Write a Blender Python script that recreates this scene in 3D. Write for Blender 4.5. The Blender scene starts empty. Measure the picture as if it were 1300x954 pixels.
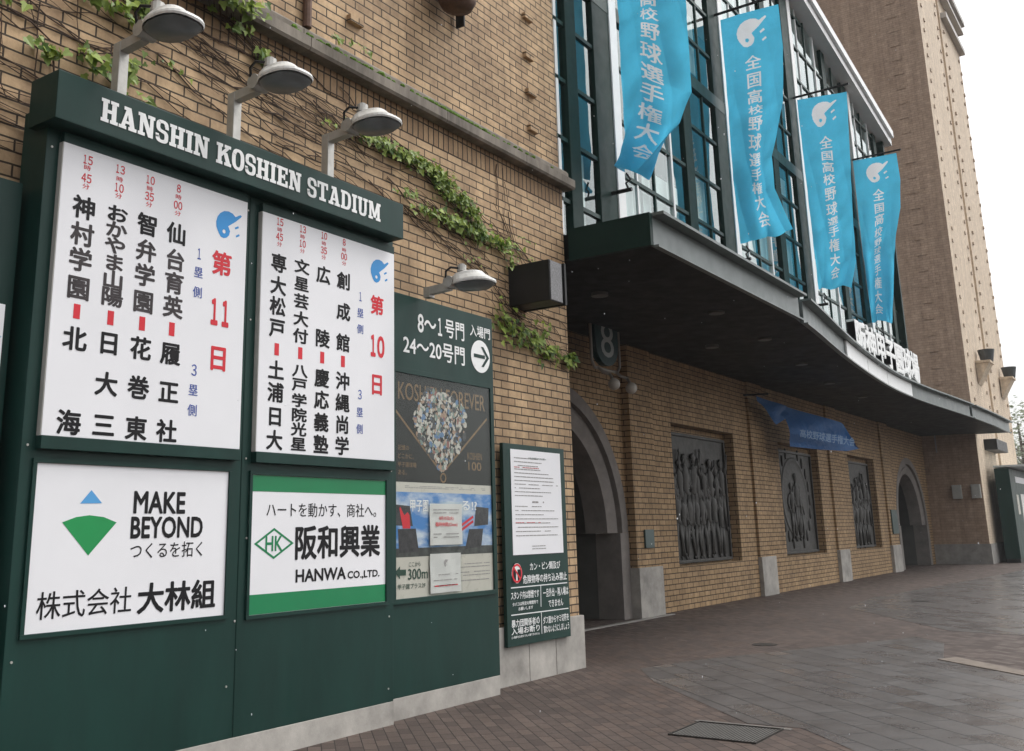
import bpy, bmesh, math, random
import numpy as np
from mathutils import Vector, Matrix
random.seed(11)
SC = bpy.context.scene
COL = SC.collection

# ------------------------------------------------------------------ camera, sky, sun, exposure
cam = bpy.data.cameras.new('camera')
cam.sensor_width = 36.0
cam.lens = 35.09
cam.shift_x = 0.03386
cam.shift_y = -0.0746
cam.clip_start = 0.05
cam.clip_end = 3000
cam_o = bpy.data.objects.new('camera', cam)
COL.objects.link(cam_o)
R_ = Vector((0.5743542, -0.8183526, -0.0204018))
U_ = Vector((-0.1754358, -0.1473953, 0.9733945))
F_ = Vector((0.7995871, 0.5554941, 0.2282254))
cam_o.matrix_world = Matrix(((R_.x, U_.x, -F_.x, 0), (R_.y, U_.y, -F_.y, 0), (R_.z, U_.z, -F_.z, 1.6), (0, 0, 0, 1)))
SC.camera = cam_o

SUN_EL, SUN_AZ = 58.0, -35.0      # azimuth of the sun measured from +x towards +y
w = bpy.data.worlds.new('World')
SC.world = w
w.use_nodes = True
wn = w.node_tree
for n in list(wn.nodes):
    wn.nodes.remove(n)
sky = wn.nodes.new('ShaderNodeTexSky')
sky.sky_type = 'NISHITA'
sky.sun_disc = False
sky.sun_elevation = math.radians(SUN_EL)
sky.sun_rotation = math.radians(90.0 - SUN_AZ)
sky.air_density = 1.0
sky.dust_density = 4.0
hs = wn.nodes.new('ShaderNodeHueSaturation')
hs.inputs['Saturation'].default_value = 0.12
bg = wn.nodes.new('ShaderNodeBackground')
bg.inputs['Strength'].default_value = 0.15
wo = wn.nodes.new('ShaderNodeOutputWorld')
wn.links.new(sky.outputs[0], hs.inputs['Color'])
wn.links.new(hs.outputs[0], bg.inputs['Color'])
wn.links.new(bg.outputs[0], wo.inputs['Surface'])

sun = bpy.data.lights.new('sun', 'SUN')
sun.energy = 0.5
sun.angle = math.radians(25)
sun.color = (1.0, 0.965, 0.92)
sun_o = bpy.data.objects.new('sun', sun)
COL.objects.link(sun_o)
ce = math.cos(math.radians(SUN_EL))
sd = Vector((ce * math.cos(math.radians(SUN_AZ)), ce * math.sin(math.radians(SUN_AZ)), math.sin(math.radians(SUN_EL))))
sun_o.rotation_euler = sd.to_track_quat('Z', 'Y').to_euler()
sun_o.location = (20, -20, 30)

SC.view_settings.view_transform = 'Standard'
SC.view_settings.look = 'None'
SC.view_settings.exposure = 0.88
SC.view_settings.gamma = 1.0
SC.view_settings.use_curve_mapping = False
SC.render.engine = 'CYCLES'
SC.cycles.max_bounces = 6
SC.cycles.diffuse_bounces = 3
SC.cycles.glossy_bounces = 3
SC.cycles.transparent_max_bounces = 12
SC.cycles.caustics_reflective = False
SC.cycles.caustics_refractive = False

# ------------------------------------------------------------------ tables measured on the signs (metres)
B11 = [('15',3.805,4.168,'r',0.085,0.062,1),('時',3.805,4.11,'r',0.055,0.038,2),('45',3.805,4.035,'r',0.085,0.062,1),('分',3.805,3.975,'r',0.055,0.038,2),('神',3.805,3.821,'k',0.17,0.155,3),('村',3.805,3.632,'k',0.17,0.155,3),('学',3.805,3.452,'k',0.17,0.155,3),('園',3.805,3.259,'k',0.17,0.155,3),('-',3.805,3.095,'r',0.05,0.1,4),('北',3.805,2.911,'k',0.17,0.155,3),('海',3.805,2.356,'k',0.17,0.155,3),('13',4.065,4.175,'r',0.085,0.062,1),('時',4.065,4.101,'r',0.055,0.038,2),('10',4.065,4.037,'r',0.085,0.062,1),('分',4.065,3.978,'r',0.055,0.038,2),('お',4.065,3.844,'k',0.17,0.12,3),('か',4.065,3.727,'k',0.17,0.12,3),('や',4.065,3.611,'k',0.17,0.12,3),('ま',4.065,3.489,'k',0.17,0.12,3),('山',4.065,3.365,'k',0.17,0.125,3),('陽',4.065,3.243,'k',0.17,0.13,3),('-',4.065,3.093,'r',0.05,0.1,4),('日',4.065,2.918,'k',0.17,0.155,3),('大',4.065,2.636,'k',0.17,0.155,3),('三',4.065,2.358,'k',0.17,0.155,3),('10',4.322,4.169,'r',0.085,0.062,1),('時',4.322,4.102,'r',0.055,0.038,2),('35',4.322,4.042,'r',0.085,0.062,1),('分',4.322,3.981,'r',0.055,0.038,2),('智',4.322,3.826,'k',0.17,0.155,3),('弁',4.322,3.631,'k',0.17,0.155,3),('学',4.322,3.448,'k',0.17,0.155,3),('園',4.322,3.254,'k',0.17,0.155,3),('-',4.322,3.094,'r',0.05,0.1,4),('花',4.322,2.916,'k',0.17,0.155,3),('巻',4.322,2.639,'k',0.17,0.155,3),('東',4.322,2.355,'k',0.17,0.155,3),('8',4.579,4.175,'r',0.085,0.062,1),('時',4.579,4.107,'r',0.055,0.038,2),('00',4.579,4.042,'r',0.085,0.062,1),('分',4.579,3.979,'r',0.055,0.038,2),('仙',4.579,3.821,'k',0.17,0.155,3),('台',4.579,3.617,'k',0.17,0.155,3),('育',4.579,3.441,'k',0.17,0.155,3),('英',4.579,3.26,'k',0.17,0.155,3),('-',4.579,3.093,'r',0.05,0.1,4),('履',4.579,2.913,'k',0.17,0.155,3),('正',4.579,2.633,'k',0.17,0.155,3),('社',4.579,2.353,'k',0.17,0.155,3),('1',4.797,3.71,'b',0.085,0.085,5),('塁',4.797,3.565,'b',0.085,0.085,5),('側',4.797,3.411,'b',0.085,0.085,5),('3',4.797,2.817,'b',0.085,0.085,5),('塁',4.797,2.669,'b',0.085,0.085,5),('側',4.797,2.52,'b',0.085,0.085,5),('第',5.019,3.681,'r',0.19,0.18,3),('11',5.019,3.29,'r',0.215,0.19,6),('日',5.019,2.937,'r',0.19,0.19,3)]
B10 = [('15',5.62,4.17,'r',0.085,0.062,1),('時',5.62,4.101,'r',0.055,0.038,2),('45',5.62,4.04,'r',0.085,0.062,1),('分',5.62,3.977,'r',0.055,0.038,2),('専',5.62,3.813,'k',0.17,0.15,3),('大',5.62,3.622,'k',0.17,0.15,3),('松',5.62,3.446,'k',0.17,0.15,3),('戸',5.62,3.264,'k',0.17,0.15,3),('-',5.62,3.087,'r',0.05,0.1,4),('土',5.62,2.917,'k',0.17,0.15,3),('浦',5.62,2.736,'k',0.17,0.15,3),('日',5.62,2.544,'k',0.17,0.15,3),('大',5.62,2.355,'k',0.17,0.15,3),('13',5.887,4.17,'r',0.085,0.062,1),('時',5.887,4.103,'r',0.055,0.038,2),('10',5.887,4.041,'r',0.085,0.062,1),('分',5.887,3.977,'r',0.055,0.038,2),('文',5.887,3.838,'k',0.17,0.12,3),('星',5.887,3.686,'k',0.17,0.12,3),('芸',5.887,3.536,'k',0.17,0.12,3),('大',5.887,3.385,'k',0.17,0.12,3),('付',5.887,3.237,'k',0.17,0.12,3),('-',5.887,3.091,'r',0.05,0.1,4),('八',5.887,2.944,'k',0.17,0.107,3),('戸',5.887,2.827,'k',0.17,0.107,3),('学',5.887,2.696,'k',0.17,0.107,3),('院',5.887,2.576,'k',0.17,0.107,3),('光',5.887,2.459,'k',0.17,0.107,3),('星',5.887,2.338,'k',0.17,0.107,3),('10',6.149,4.174,'r',0.085,0.062,1),('時',6.149,4.103,'r',0.055,0.038,2),('35',6.149,4.04,'r',0.085,0.062,1),('分',6.149,3.978,'r',0.055,0.038,2),('広',6.149,3.818,'k',0.17,0.15,3),('陵',6.149,3.255,'k',0.17,0.15,3),('-',6.149,3.088,'r',0.05,0.1,4),('慶',6.149,2.911,'k',0.17,0.15,3),('応',6.149,2.726,'k',0.17,0.15,3),('義',6.149,2.537,'k',0.17,0.15,3),('塾',6.149,2.351,'k',0.17,0.15,3),('8',6.409,4.174,'r',0.085,0.062,1),('時',6.409,4.101,'r',0.055,0.038,2),('00',6.409,4.041,'r',0.085,0.062,1),('分',6.409,3.977,'r',0.055,0.038,2),('創',6.409,3.815,'k',0.17,0.15,3),('成',6.409,3.535,'k',0.17,0.15,3),('館',6.409,3.254,'k',0.17,0.15,3),('-',6.409,3.087,'r',0.05,0.1,4),('沖',6.409,2.914,'k',0.17,0.15,3),('縄',6.409,2.724,'k',0.17,0.15,3),('尚',6.409,2.536,'k',0.17,0.15,3),('学',6.409,2.353,'k',0.17,0.15,3),('1',6.633,3.711,'b',0.085,0.085,5),('塁',6.633,3.559,'b',0.085,0.085,5),('側',6.633,3.411,'b',0.085,0.085,5),('3',6.633,2.817,'b',0.085,0.085,5),('塁',6.633,2.661,'b',0.085,0.085,5),('側',6.633,2.514,'b',0.085,0.085,5),('第',6.864,3.67,'r',0.18,0.17,3),('10',6.864,3.286,'r',0.215,0.185,6),('日',6.864,2.935,'r',0.18,0.19,3)]
MAKE = [('MAKE',4.373,4.803,1.784,1.927,'k'),('BEYOND',4.36,4.97,1.615,1.755,'k'),('つくるを拓く',4.364,4.978,1.477,1.584,'m'),('株式会社',3.704,4.394,1.13,1.297,'m'),('大林組',4.447,5.11,1.117,1.31,'k')]
TRI = [(3.957,1.841),(4.121,1.845),(4.035,1.93)]
FAN = [(4.042,1.51),(4.242,1.72),(4.141,1.755),(4.031,1.767),(3.935,1.755),(3.838,1.722)]
HANWA = [('ハートを動かす、商社へ。',5.597,6.907,1.756,1.869,'m'),('阪和興業',5.923,6.954,1.426,1.683,'k'),('HANWA',5.931,6.515,1.248,1.343,'k'),('CO.,LTD.',6.543,6.951,1.24,1.306,'k'),('HK',5.597,5.774,1.498,1.609,'g')]
DIA = [(5.476,1.554),(5.684,1.673),(5.9,1.553),(5.686,1.435)]
HZ = [1.952,1.178]
DIR = [('8〜',7.634,7.928,3.559,3.742,'w'),('１',7.965,8.03,3.571,3.752,'w'),('号門',8.086,8.418,3.572,3.756,'w'),('24〜20号門',7.406,8.419,3.311,3.498,'w'),('入場門',8.529,8.904,3.655,3.776,'w')]
CIR = [(8.54,3.432),(8.893,3.464),(8.719,3.632),(8.705,3.265)]
P1 = [('KOSHIEN FOREVER',7.324,8.774,2.859,3.027,'o'),('記憶の',7.322,7.482,2.38,2.428,'o'),('どこかに、',7.321,7.556,2.3,2.349,'o'),('甲子園球場',7.321,7.595,2.221,2.269,'o'),('ある。',7.321,7.448,2.148,2.196,'o'),('KOSHIEN',8.441,8.7,2.34,2.412,'o'),('100',8.453,8.684,2.229,2.317,'o')]
PLATE = [(7.774,3.012),(7.949,2.997),(8.165,2.953),(8.35,2.893),(8.43,2.767),(8.397,2.565),(8.3,2.428),(7.997,2.192),(7.85,2.32),(7.681,2.456),(7.599,2.555),(7.534,2.695),(7.635,2.828)]
DIAL = [(7.275,2.755),(7.969,2.21),(8.076,2.235),(8.808,2.785)]
P2 = [('甲子園',7.496,7.772,1.812,1.918,'w'),('る!?',8.321,8.585,1.829,1.919,'w'),('ここから',7.474,7.645,1.309,1.35,'d'),('300m',7.46,7.755,1.192,1.287,'d'),('甲子園プラス2F',7.312,7.72,1.111,1.157,'d')]
ARW = [(7.269,1.265),(7.343,1.32),(7.342,1.288),(7.43,1.287),(7.429,1.234),(7.342,1.235),(7.342,1.203)]
PB = [(7.28,2.082),(8.812,2.07),(7.28,1.991),(8.808,1.992),(7.278,1.397),(8.811,1.38),(7.269,1.041),(8.796,1.021)]
PH = [[(7.279,1.874),(7.492,1.862),(7.535,1.677),(7.279,1.684)],[(7.313,1.651),(7.58,1.654),(7.624,1.441),(7.33,1.433)],[(8.574,1.866),(8.803,1.853),(8.785,1.684),(8.535,1.67)],[(8.444,1.641),(8.696,1.645),(8.656,1.468),(8.371,1.445)]]
N1 = [(7.785,1.887),(8.304,1.887),(8.293,1.496),(7.779,1.498)]
N2 = [(7.782,1.415),(8.27,1.407),(8.26,1.051),(7.777,1.065)]
NT = [('8月15日(火)',7.924,8.154,1.725,1.768,'r'),('臨時休館(Close)',7.864,8.218,1.664,1.711,'r')]
RB = [(9.427,2.44),(10.787,2.434),(9.327,0.404),(10.705,0.402)]
RW = [(9.517,2.519),(10.675,2.517),(9.472,1.341),(10.585,1.371)]
RT = [('カン・ビン類及び',9.846,10.511,1.179,1.263,'w'),('危険物等の持ち込み禁止',9.694,10.655,1.043,1.133,'w'),('スタンド内は禁煙です',9.442,10.019,0.885,0.968,'w'),('タバコは所定の喫煙所で',9.467,9.994,0.816,0.855,'w'),('お願いします',9.585,9.882,0.765,0.8,'w'),('一旦外出・再入場は',10.111,10.677,0.873,0.966,'w'),('できません',10.221,10.548,0.76,0.837,'w'),('暴力団関係者の',9.439,10.012,0.597,0.675,'w'),('入場お断り',9.435,10.008,0.522,0.591,'w'),('(入場券をお持ちでも入場できません)',9.432,10.003,0.479,0.508,'w'),('ダフ屋からヤミ切符を',10.09,10.667,0.584,0.663,'w'),('買わないようにしましょう',10.097,10.666,0.485,0.56,'w')]
RL = [[(9.446,1.011),(10.663,1.007)],[(9.437,0.727),(10.668,0.716)],[(10.064,1.007),(10.055,0.775)],[(10.058,0.713),(10.055,0.483)]]
RC = [(9.466,1.171),(9.679,1.162),(9.574,1.269),(9.563,1.052)]
RH = [('大会主催者からのお願い',9.877,10.268,2.421,2.443,'d')]
FLAG = [(23.77,8.3,4.716),(25.789,8.0,4.539),(27.885,7.45,4.311),(28.679,7.25,3.643),(27.762,7.35,3.536),(26.307,7.65,3.518),(24.913,7.95,3.538),(25.293,8.0,4.336),(24.587,8.15,4.056),(24.225,8.25,4.424)]
FTX = [(25.032,7.85,3.968),(27.754,7.25,3.885),(24.969,7.85,3.749),(27.656,7.25,3.628)]

# ------------------------------------------------------------------ materials
def nodes(m):
    m.use_nodes = True
    nt = m.node_tree
    return nt, nt.nodes['Principled BSDF']

def ramp(nt, fac, a, b, ca, cb):
    r = nt.nodes.new('ShaderNodeValToRGB')
    r.color_ramp.elements[0].position = a
    r.color_ramp.elements[1].position = b
    r.color_ramp.elements[0].color = (*ca, 1) if len(ca) == 3 else ca
    r.color_ramp.elements[1].color = (*cb, 1) if len(cb) == 3 else cb
    nt.links.new(fac, r.inputs[0])
    return r.outputs[0]

def noise(nt, scale, detail=4.0, rough=0.6, vec=None):
    n = nt.nodes.new('ShaderNodeTexNoise')
    n.inputs['Scale'].default_value = scale
    n.inputs['Detail'].default_value = detail
    n.inputs['Roughness'].default_value = rough
    if vec is not None:
        nt.links.new(vec, n.inputs['Vector'])
    return n.outputs[0]

def obj_vec(nt, sx=1, sy=1, sz=1):
    tc = nt.nodes.new('ShaderNodeNewGeometry')
    mp = nt.nodes.new('ShaderNodeMapping')
    mp.inputs['Scale'].default_value = (sx, sy, sz)
    nt.links.new(tc.outputs['Position'], mp.inputs['Vector'])
    return mp.outputs[0]

def mixc(nt, fac, a, b, mode='MIX'):
    m = nt.nodes.new('ShaderNodeMix')
    m.data_type = 'RGBA'
    m.blend_type = mode
    for sock, v in ((m.inputs[0], fac), (m.inputs[6], a), (m.inputs[7], b)):
        if hasattr(v, 'is_linked'):
            nt.links.new(v, sock)
        elif isinstance(v, (int, float)):
            sock.default_value = v
        else:
            sock.default_value = (*v, 1) if len(v) == 3 else v
    return m.outputs[2]

def bump(nt, h, strength, dist=0.01):
    b = nt.nodes.new('ShaderNodeBump')
    b.inputs['Strength'].default_value = strength
    b.inputs['Distance'].default_value = dist
    nt.links.new(h, b.inputs['Height'])
    return b.outputs[0]

MATS = {}
def flat(name, col, rough=0.5, metal=0.0, var=0.12, scale=3.0, bmp=0.0, spec=0.35, streak=False):
    if name in MATS:
        return MATS[name]
    m = bpy.data.materials.new(name)
    nt, p = nodes(m)
    v = obj_vec(nt, 1, 1, 0.25 if streak else 1)
    n = noise(nt, scale, 6, 0.65, v)
    d = tuple(max(0, c * (1 - var)) for c in col)
    l = tuple(min(1, c * (1 + var)) for c in col)
    nt.links.new(ramp(nt, n, 0.3, 0.7, d, l), p.inputs['Base Color'])
    rn = ramp(nt, noise(nt, scale * 2.3, 4, 0.6, v), 0.3, 0.7, (rough * 0.85,) * 3, (min(1, rough * 1.15),) * 3)
    nt.links.new(rn, p.inputs['Roughness'])
    p.inputs['Metallic'].default_value = metal
    p.inputs['Specular IOR Level'].default_value = spec
    if bmp:
        nt.links.new(bump(nt, noise(nt, scale * 12, 4, 0.6, v), bmp, 0.004), p.inputs['Normal'])
    MATS[name] = m
    return m

def brick_mat(name, c1, c2, mortar, bw=0.28, rh=0.092, ms=0.012, rough=0.75, stain=0.5, soldier=False, stain_col=(0.10, 0.068, 0.045)):
    m = bpy.data.materials.new(name)
    nt, p = nodes(m)
    uv = nt.nodes.new('ShaderNodeUVMap')
    mp = nt.nodes.new('ShaderNodeMapping')
    # small wobble so that the courses are not ruler-straight
    nt.links.new(uv.outputs[0], mp.inputs['Vector'])
    wob = nt.nodes.new('ShaderNodeTexNoise')
    wob.inputs['Scale'].default_value = 7.0
    nt.links.new(mp.outputs[0], wob.inputs['Vector'])
    add = nt.nodes.new('ShaderNodeVectorMath')
    add.operation = 'MULTIPLY_ADD'
    nt.links.new(wob.outputs['Color'], add.inputs[0])
    add.inputs[1].default_value = (0.010, 0.007, 0)
    nt.links.new(mp.outputs[0], add.inputs[2])
    b = nt.nodes.new('ShaderNodeTexBrick')
    nt.links.new(add.outputs[0], b.inputs['Vector'])
    b.inputs['Scale'].default_value = 1
    b.inputs['Brick Width'].default_value = bw
    b.inputs['Row Height'].default_value = rh
    b.inputs['Mortar Size'].default_value = ms * 0.5
    b.inputs['Mortar Smooth'].default_value = 0.15
    b.inputs['Bias'].default_value = 0.0
    b.inputs['Color1'].default_value = (*c1, 1)
    b.inputs['Color2'].default_value = (*c2, 1)
    b.inputs['Mortar'].default_value = (*mortar, 1)
    b.offset = 0.0 if soldier else 0.5
    g = nt.nodes.new('ShaderNodeNewGeometry')
    n1 = noise(nt, 0.7, 6, 0.65, g.outputs['Position'])
    n2 = noise(nt, 34.0, 4, 0.7, g.outputs['Position'])
    n3 = noise(nt, 5.0, 5, 0.7, g.outputs['Position'])
    sm = ramp(nt, n1, 0.48, 0.75, (0, 0, 0), (stain, stain, stain))
    c = mixc(nt, sm, b.outputs['Color'], stain_col)
    sv = obj_vec(nt, 5.0, 5.0, 0.35)
    n4 = noise(nt, 1.0, 5, 0.65, sv)
    c = mixc(nt, 0.6, c, ramp(nt, n4, 0.3, 0.72, (0.55, 0.5, 0.46), (1.12, 1.1, 1.06)), 'MULTIPLY')
    c = mixc(nt, 0.5, c, ramp(nt, n2, 0.25, 0.75, (0.72, 0.70, 0.68), (1.1, 1.1, 1.1)), 'MULTIPLY')
    c = mixc(nt, 0.75, c, ramp(nt, n3, 0.25, 0.75, (0.62, 0.58, 0.55), (1.2, 1.18, 1.12)), 'MULTIPLY')
    nt.links.new(c, p.inputs['Base Color'])
    p.inputs['Roughness'].default_value = rough
    p.inputs['Specular IOR Level'].default_value = 0.3
    inv = nt.nodes.new('ShaderNodeMath')
    inv.operation = 'MULTIPLY_ADD'
    nt.links.new(b.outputs['Fac'], inv.inputs[0])
    inv.inputs[1].default_value = -1.0
    sc_ = nt.nodes.new('ShaderNodeMath')
    sc_.operation = 'MULTIPLY'
    nt.links.new(n2, sc_.inputs[0])
    sc_.inputs[1].default_value = 0.35
    nt.links.new(sc_.outputs[0], inv.inputs[2])
    nt.links.new(bump(nt, inv.outputs[0], 0.7, 0.012), p.inputs['Normal'])
    MATS[name] = m
    return m

BRICK = brick_mat('tan_brick', (0.68, 0.50, 0.315), (0.50, 0.355, 0.22), (0.062, 0.047, 0.034), ms=0.016, stain=0.55)
BRICK_S = brick_mat('tan_soldier_brick', (0.42, 0.29, 0.17), (0.32, 0.21, 0.12), (0.035, 0.026, 0.018), ms=0.018, bw=0.092, rh=0.3, stain=0.6, soldier=True)
BRICK_F = brick_mat('gate_wall_brick', (0.50, 0.35, 0.20), (0.39, 0.27, 0.15), (0.055, 0.038, 0.024), bw=0.29, rh=0.105, ms=0.018, stain=0.35)
BRICK_D = brick_mat('tower_brick_shaded', (0.50, 0.375, 0.285), (0.42, 0.31, 0.235), (0.29, 0.215, 0.17), bw=0.29, rh=0.105, stain=0.4, stain_col=(0.36, 0.26, 0.19))  # tower side: shade and a veil of sky glare mixed into the brick colour
BRICK_T = brick_mat('tower_brick_lit', (0.80, 0.69, 0.56), (0.76, 0.65, 0.52), (0.68, 0.58, 0.46), bw=0.29, rh=0.105, ms=0.008, stain=0.15, stain_col=(0.70, 0.60, 0.48))  # tower front: same brick, light and glare put into its colour

GREEN = flat('dark_green_paint', (0.0085, 0.036, 0.029), 0.42, 0, 0.22, 2.2, 0.05, 0.22, True)
GREEN_D = flat('deep_green_steel', (0.007, 0.026, 0.021), 0.5, 0, 0.15, 2.0, 0, 0.12)
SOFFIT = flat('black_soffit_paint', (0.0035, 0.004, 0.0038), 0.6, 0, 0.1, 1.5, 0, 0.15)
GREYGREEN = flat('grey_green_steel', (0.115, 0.14, 0.135), 0.4, 0.0, 0.12, 2.0)
WHITE = flat('white_board', (0.80, 0.80, 0.82), 0.35, 0, 0.03, 1.2)
BOARDSIDE = flat('board_edge_grey', (0.42, 0.41, 0.38), 0.5)
WPAINT = flat('white_paint', (0.80, 0.81, 0.80), 0.4, 0, 0.04)
TWHITE = flat('white_lettering', (0.82, 0.83, 0.82), 0.5, 0, 0.03)
TBLACK = flat('black_lettering', (0.010, 0.0095, 0.011), 0.6, 0, 0.1, spec=0.2)
TGREY = flat('faded_black_lettering', (0.045, 0.038, 0.040), 0.6, 0, 0.45, 2.5, spec=0.25)
TRED = flat('red_lettering', (0.62, 0.016, 0.03), 0.45, 0, 0.08)
TBLUE = flat('navy_lettering', (0.03, 0.07, 0.33), 0.45, 0, 0.08)
LBLUE = flat('emblem_blue', (0.02, 0.26, 0.62), 0.4, 0, 0.05)
GOLD = flat('dull_gold_print', (0.20, 0.12, 0.05), 0.5, 0, 0.25, 5)
LGREEN = flat('bright_green_print', (0.012, 0.27, 0.075), 0.4, 0, 0.05)
PGREEN = flat('sign_green_print', (0.01, 0.20, 0.075), 0.4, 0, 0.05)
SKYBLUE = flat('pale_blue_print', (0.09, 0.34, 0.66), 0.4, 0, 0.05)
CONC = flat('weathered_concrete', (0.36, 0.34, 0.31), 0.85, 0, 0.32, 2.6, 0.4)
CONC_D = flat('grey_concrete', (0.28, 0.265, 0.245), 0.85, 0, 0.25, 3.0, 0.35)
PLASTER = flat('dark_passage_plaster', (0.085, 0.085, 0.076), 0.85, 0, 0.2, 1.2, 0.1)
STONE = flat('stained_ledge_stone', (0.20, 0.175, 0.145), 0.9, 0, 0.5, 3.5, 0.6, streak=True)
JAMB = flat('gate_stone', (0.20, 0.18, 0.165), 0.85, 0, 0.2, 3.0, 0.3)
STEEL = flat('galvanised_steel', (0.46, 0.45, 0.42), 0.45, 0.35, 0.15, 8)
LAMPW = flat('lamp_enamel', (0.70, 0.70, 0.67), 0.4, 0.0, 0.12, 14)
LENS = flat('lamp_lens', (0.13, 0.145, 0.145), 0.35, 0.0, 0.1, 8)
BLACKM = flat('black_metal', (0.014, 0.014, 0.014), 0.45, 0, 0.2)
BOXGREY = flat('speckled_grey_grille', (0.20, 0.20, 0.205), 0.6, 0, 0.4, 40, 0.3)
BRONZE = flat('dark_bronze', (0.042, 0.040, 0.036), 0.55, 0.2, 0.35, 5, 0.3)
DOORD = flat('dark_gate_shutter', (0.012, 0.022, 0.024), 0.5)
STEM = flat('dry_vine_stem', (0.075, 0.048, 0.034), 0.9, 0, 0.35, 9)
MOSS = flat('bright_moss', (0.10, 0.19, 0.025), 0.95, 0, 0.4, 30)
POSTER_D = flat('dark_poster_print', (0.016, 0.016, 0.0135), 0.5, 0, 0.3, 3, spec=0.2)
PAPER = flat('paper', (0.74, 0.73, 0.70), 0.6, 0, 0.04)
CREAM = flat('poster_cream', (0.56, 0.54, 0.47), 0.3, 0, 0.05)
RUST = flat('rusty_brown_metal', (0.11, 0.062, 0.042), 0.6, 0.2, 0.3, 10)
PAVEK = flat('pale_kerb_stone', (0.17, 0.14, 0.115), 0.75, 0, 0.2, 5, 0.2)
IRON = flat('cast_iron', (0.05, 0.046, 0.042), 0.5, 0.5, 0.3, 20)
GRATE = flat('grating_steel', (0.15, 0.145, 0.135), 0.5, 0.3, 0.2, 20)
TEXTC = {'r': TRED, 'k': TBLACK, 'm': TBLACK, 'b': TBLUE, 'w': TWHITE, 'o': GOLD, 'g': PGREEN, 'd': flat('dark_green_print', (0.02, 0.06, 0.04), 0.5)}

def glass_mat(name, tint, refl=0.13, wav=0.05):
    m = bpy.data.materials.new(name)
    m.use_nodes = True
    nt = m.node_tree
    nt.nodes.remove(nt.nodes['Principled BSDF'])
    out = nt.nodes['Material Output']
    tr = nt.nodes.new('ShaderNodeBsdfTransparent')
    tr.inputs[0].default_value = (*tint, 1)
    gl = nt.nodes.new('ShaderNodeBsdfGlossy')
    gl.inputs['Roughness'].default_value = 0.015
    gl.inputs['Color'].default_value = (0.86, 0.93, 0.92, 1)
    lw = nt.nodes.new('ShaderNodeLayerWeight')
    lw.inputs['Blend'].default_value = 0.5
    pw = nt.nodes.new('ShaderNodeMath'); pw.operation = 'POWER'
    nt.links.new(lw.outputs['Facing'], pw.inputs[0]); pw.inputs[1].default_value = 4.0
    ma = nt.nodes.new('ShaderNodeMath'); ma.operation = 'MULTIPLY_ADD'
    nt.links.new(pw.outputs[0], ma.inputs[0]); ma.inputs[1].default_value = 0.9; ma.inputs[2].default_value = refl
    g = nt.nodes.new('ShaderNodeNewGeometry')
    nt.links.new(bump(nt, noise(nt, 0.9, 2, 0.5, g.outputs['Position']), wav, 0.05), gl.inputs['Normal'])
    mx = nt.nodes.new('ShaderNodeMixShader')
    nt.links.new(ma.outputs[0], mx.inputs[0])
    nt.links.new(tr.outputs[0], mx.inputs[1])
    nt.links.new(gl.outputs[0], mx.inputs[2])
    nt.links.new(mx.outputs[0], out.inputs['Surface'])
    return m
GLASS = glass_mat('window_glass', (0.70, 0.80, 0.78), 0.13)
CASEGLASS = glass_mat('display_glass', (0.96, 0.97, 0.965), 0.010, 0.0)

def cloth_mat(name, col, trans=0.25, pcol=(0.85, 0.86, 0.88)):
    m = bpy.data.materials.new(name)
    nt, p = nodes(m)
    g = nt.nodes.new('ShaderNodeNewGeometry')
    n = noise(nt, 2.2, 5, 0.6, g.outputs['Position'])
    at = nt.nodes.new('ShaderNodeAttribute'); at.attribute_name = 'print'
    c = ramp(nt, n, 0.3, 0.7, tuple(c * 0.9 for c in col), tuple(min(1, c * 1.06) for c in col))
    c = mixc(nt, at.outputs['Fac'], c, pcol)
    nt.links.new(c, p.inputs['Base Color'])
    p.inputs['Roughness'].default_value = 0.6
    p.inputs['Specular IOR Level'].default_value = 0.25
    wv = noise(nt, 6.0, 4, 0.55, g.outputs['Position'])
    nt.links.new(bump(nt, wv, 0.5, 0.08), p.inputs['Normal'])
    out = nt.nodes['Material Output']
    tl = nt.nodes.new('ShaderNodeBsdfTranslucent')
    nt.links.new(c, tl.inputs[0])
    mx = nt.nodes.new('ShaderNodeMixShader')
    mx.inputs[0].default_value = trans
    nt.links.new(p.outputs[0], mx.inputs[1])
    nt.links.new(tl.outputs[0], mx.inputs[2])
    nt.links.new(mx.outputs[0], out.inputs['Surface'])
    return m
BANNER = cloth_mat('sky_blue_banner_cloth', (0.10, 0.56, 0.82), 0.55)
FLAGC = cloth_mat('deep_blue_flag_cloth', (0.018, 0.105, 0.30), 0.2, (0.16, 0.25, 0.40))

def leaf_mat(name, a, b):
    m = bpy.data.materials.new(name)
    nt, p = nodes(m)
    at = nt.nodes.new('ShaderNodeAttribute')
    at.attribute_name = 'tone'
    nt.links.new(ramp(nt, at.outputs['Fac'], 0.0, 1.0, a, b), p.inputs['Base Color'])
    p.inputs['Roughness'].default_value = 0.5
    out = nt.nodes['Material Output']
    tl = nt.nodes.new('ShaderNodeBsdfTranslucent')
    nt.links.new(ramp(nt, at.outputs['Fac'], 0.0, 1.0, a, b), tl.inputs[0])
    mx = nt.nodes.new('ShaderNodeMixShader')
    mx.inputs[0].default_value = 0.3
    nt.links.new(p.outputs[0], mx.inputs[1])
    nt.links.new(tl.outputs[0], mx.inputs[2])
    nt.links.new(mx.outputs[0], out.inputs['Surface'])
    return m
LEAF = leaf_mat('ivy_leaf', (0.06, 0.13, 0.02), (0.36, 0.46, 0.07))
LEAFT = leaf_mat('hazed_tree_leaf', (0.22, 0.26, 0.17), (0.46, 0.50, 0.38))  # distant haze is mixed into these leaf colours

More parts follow.
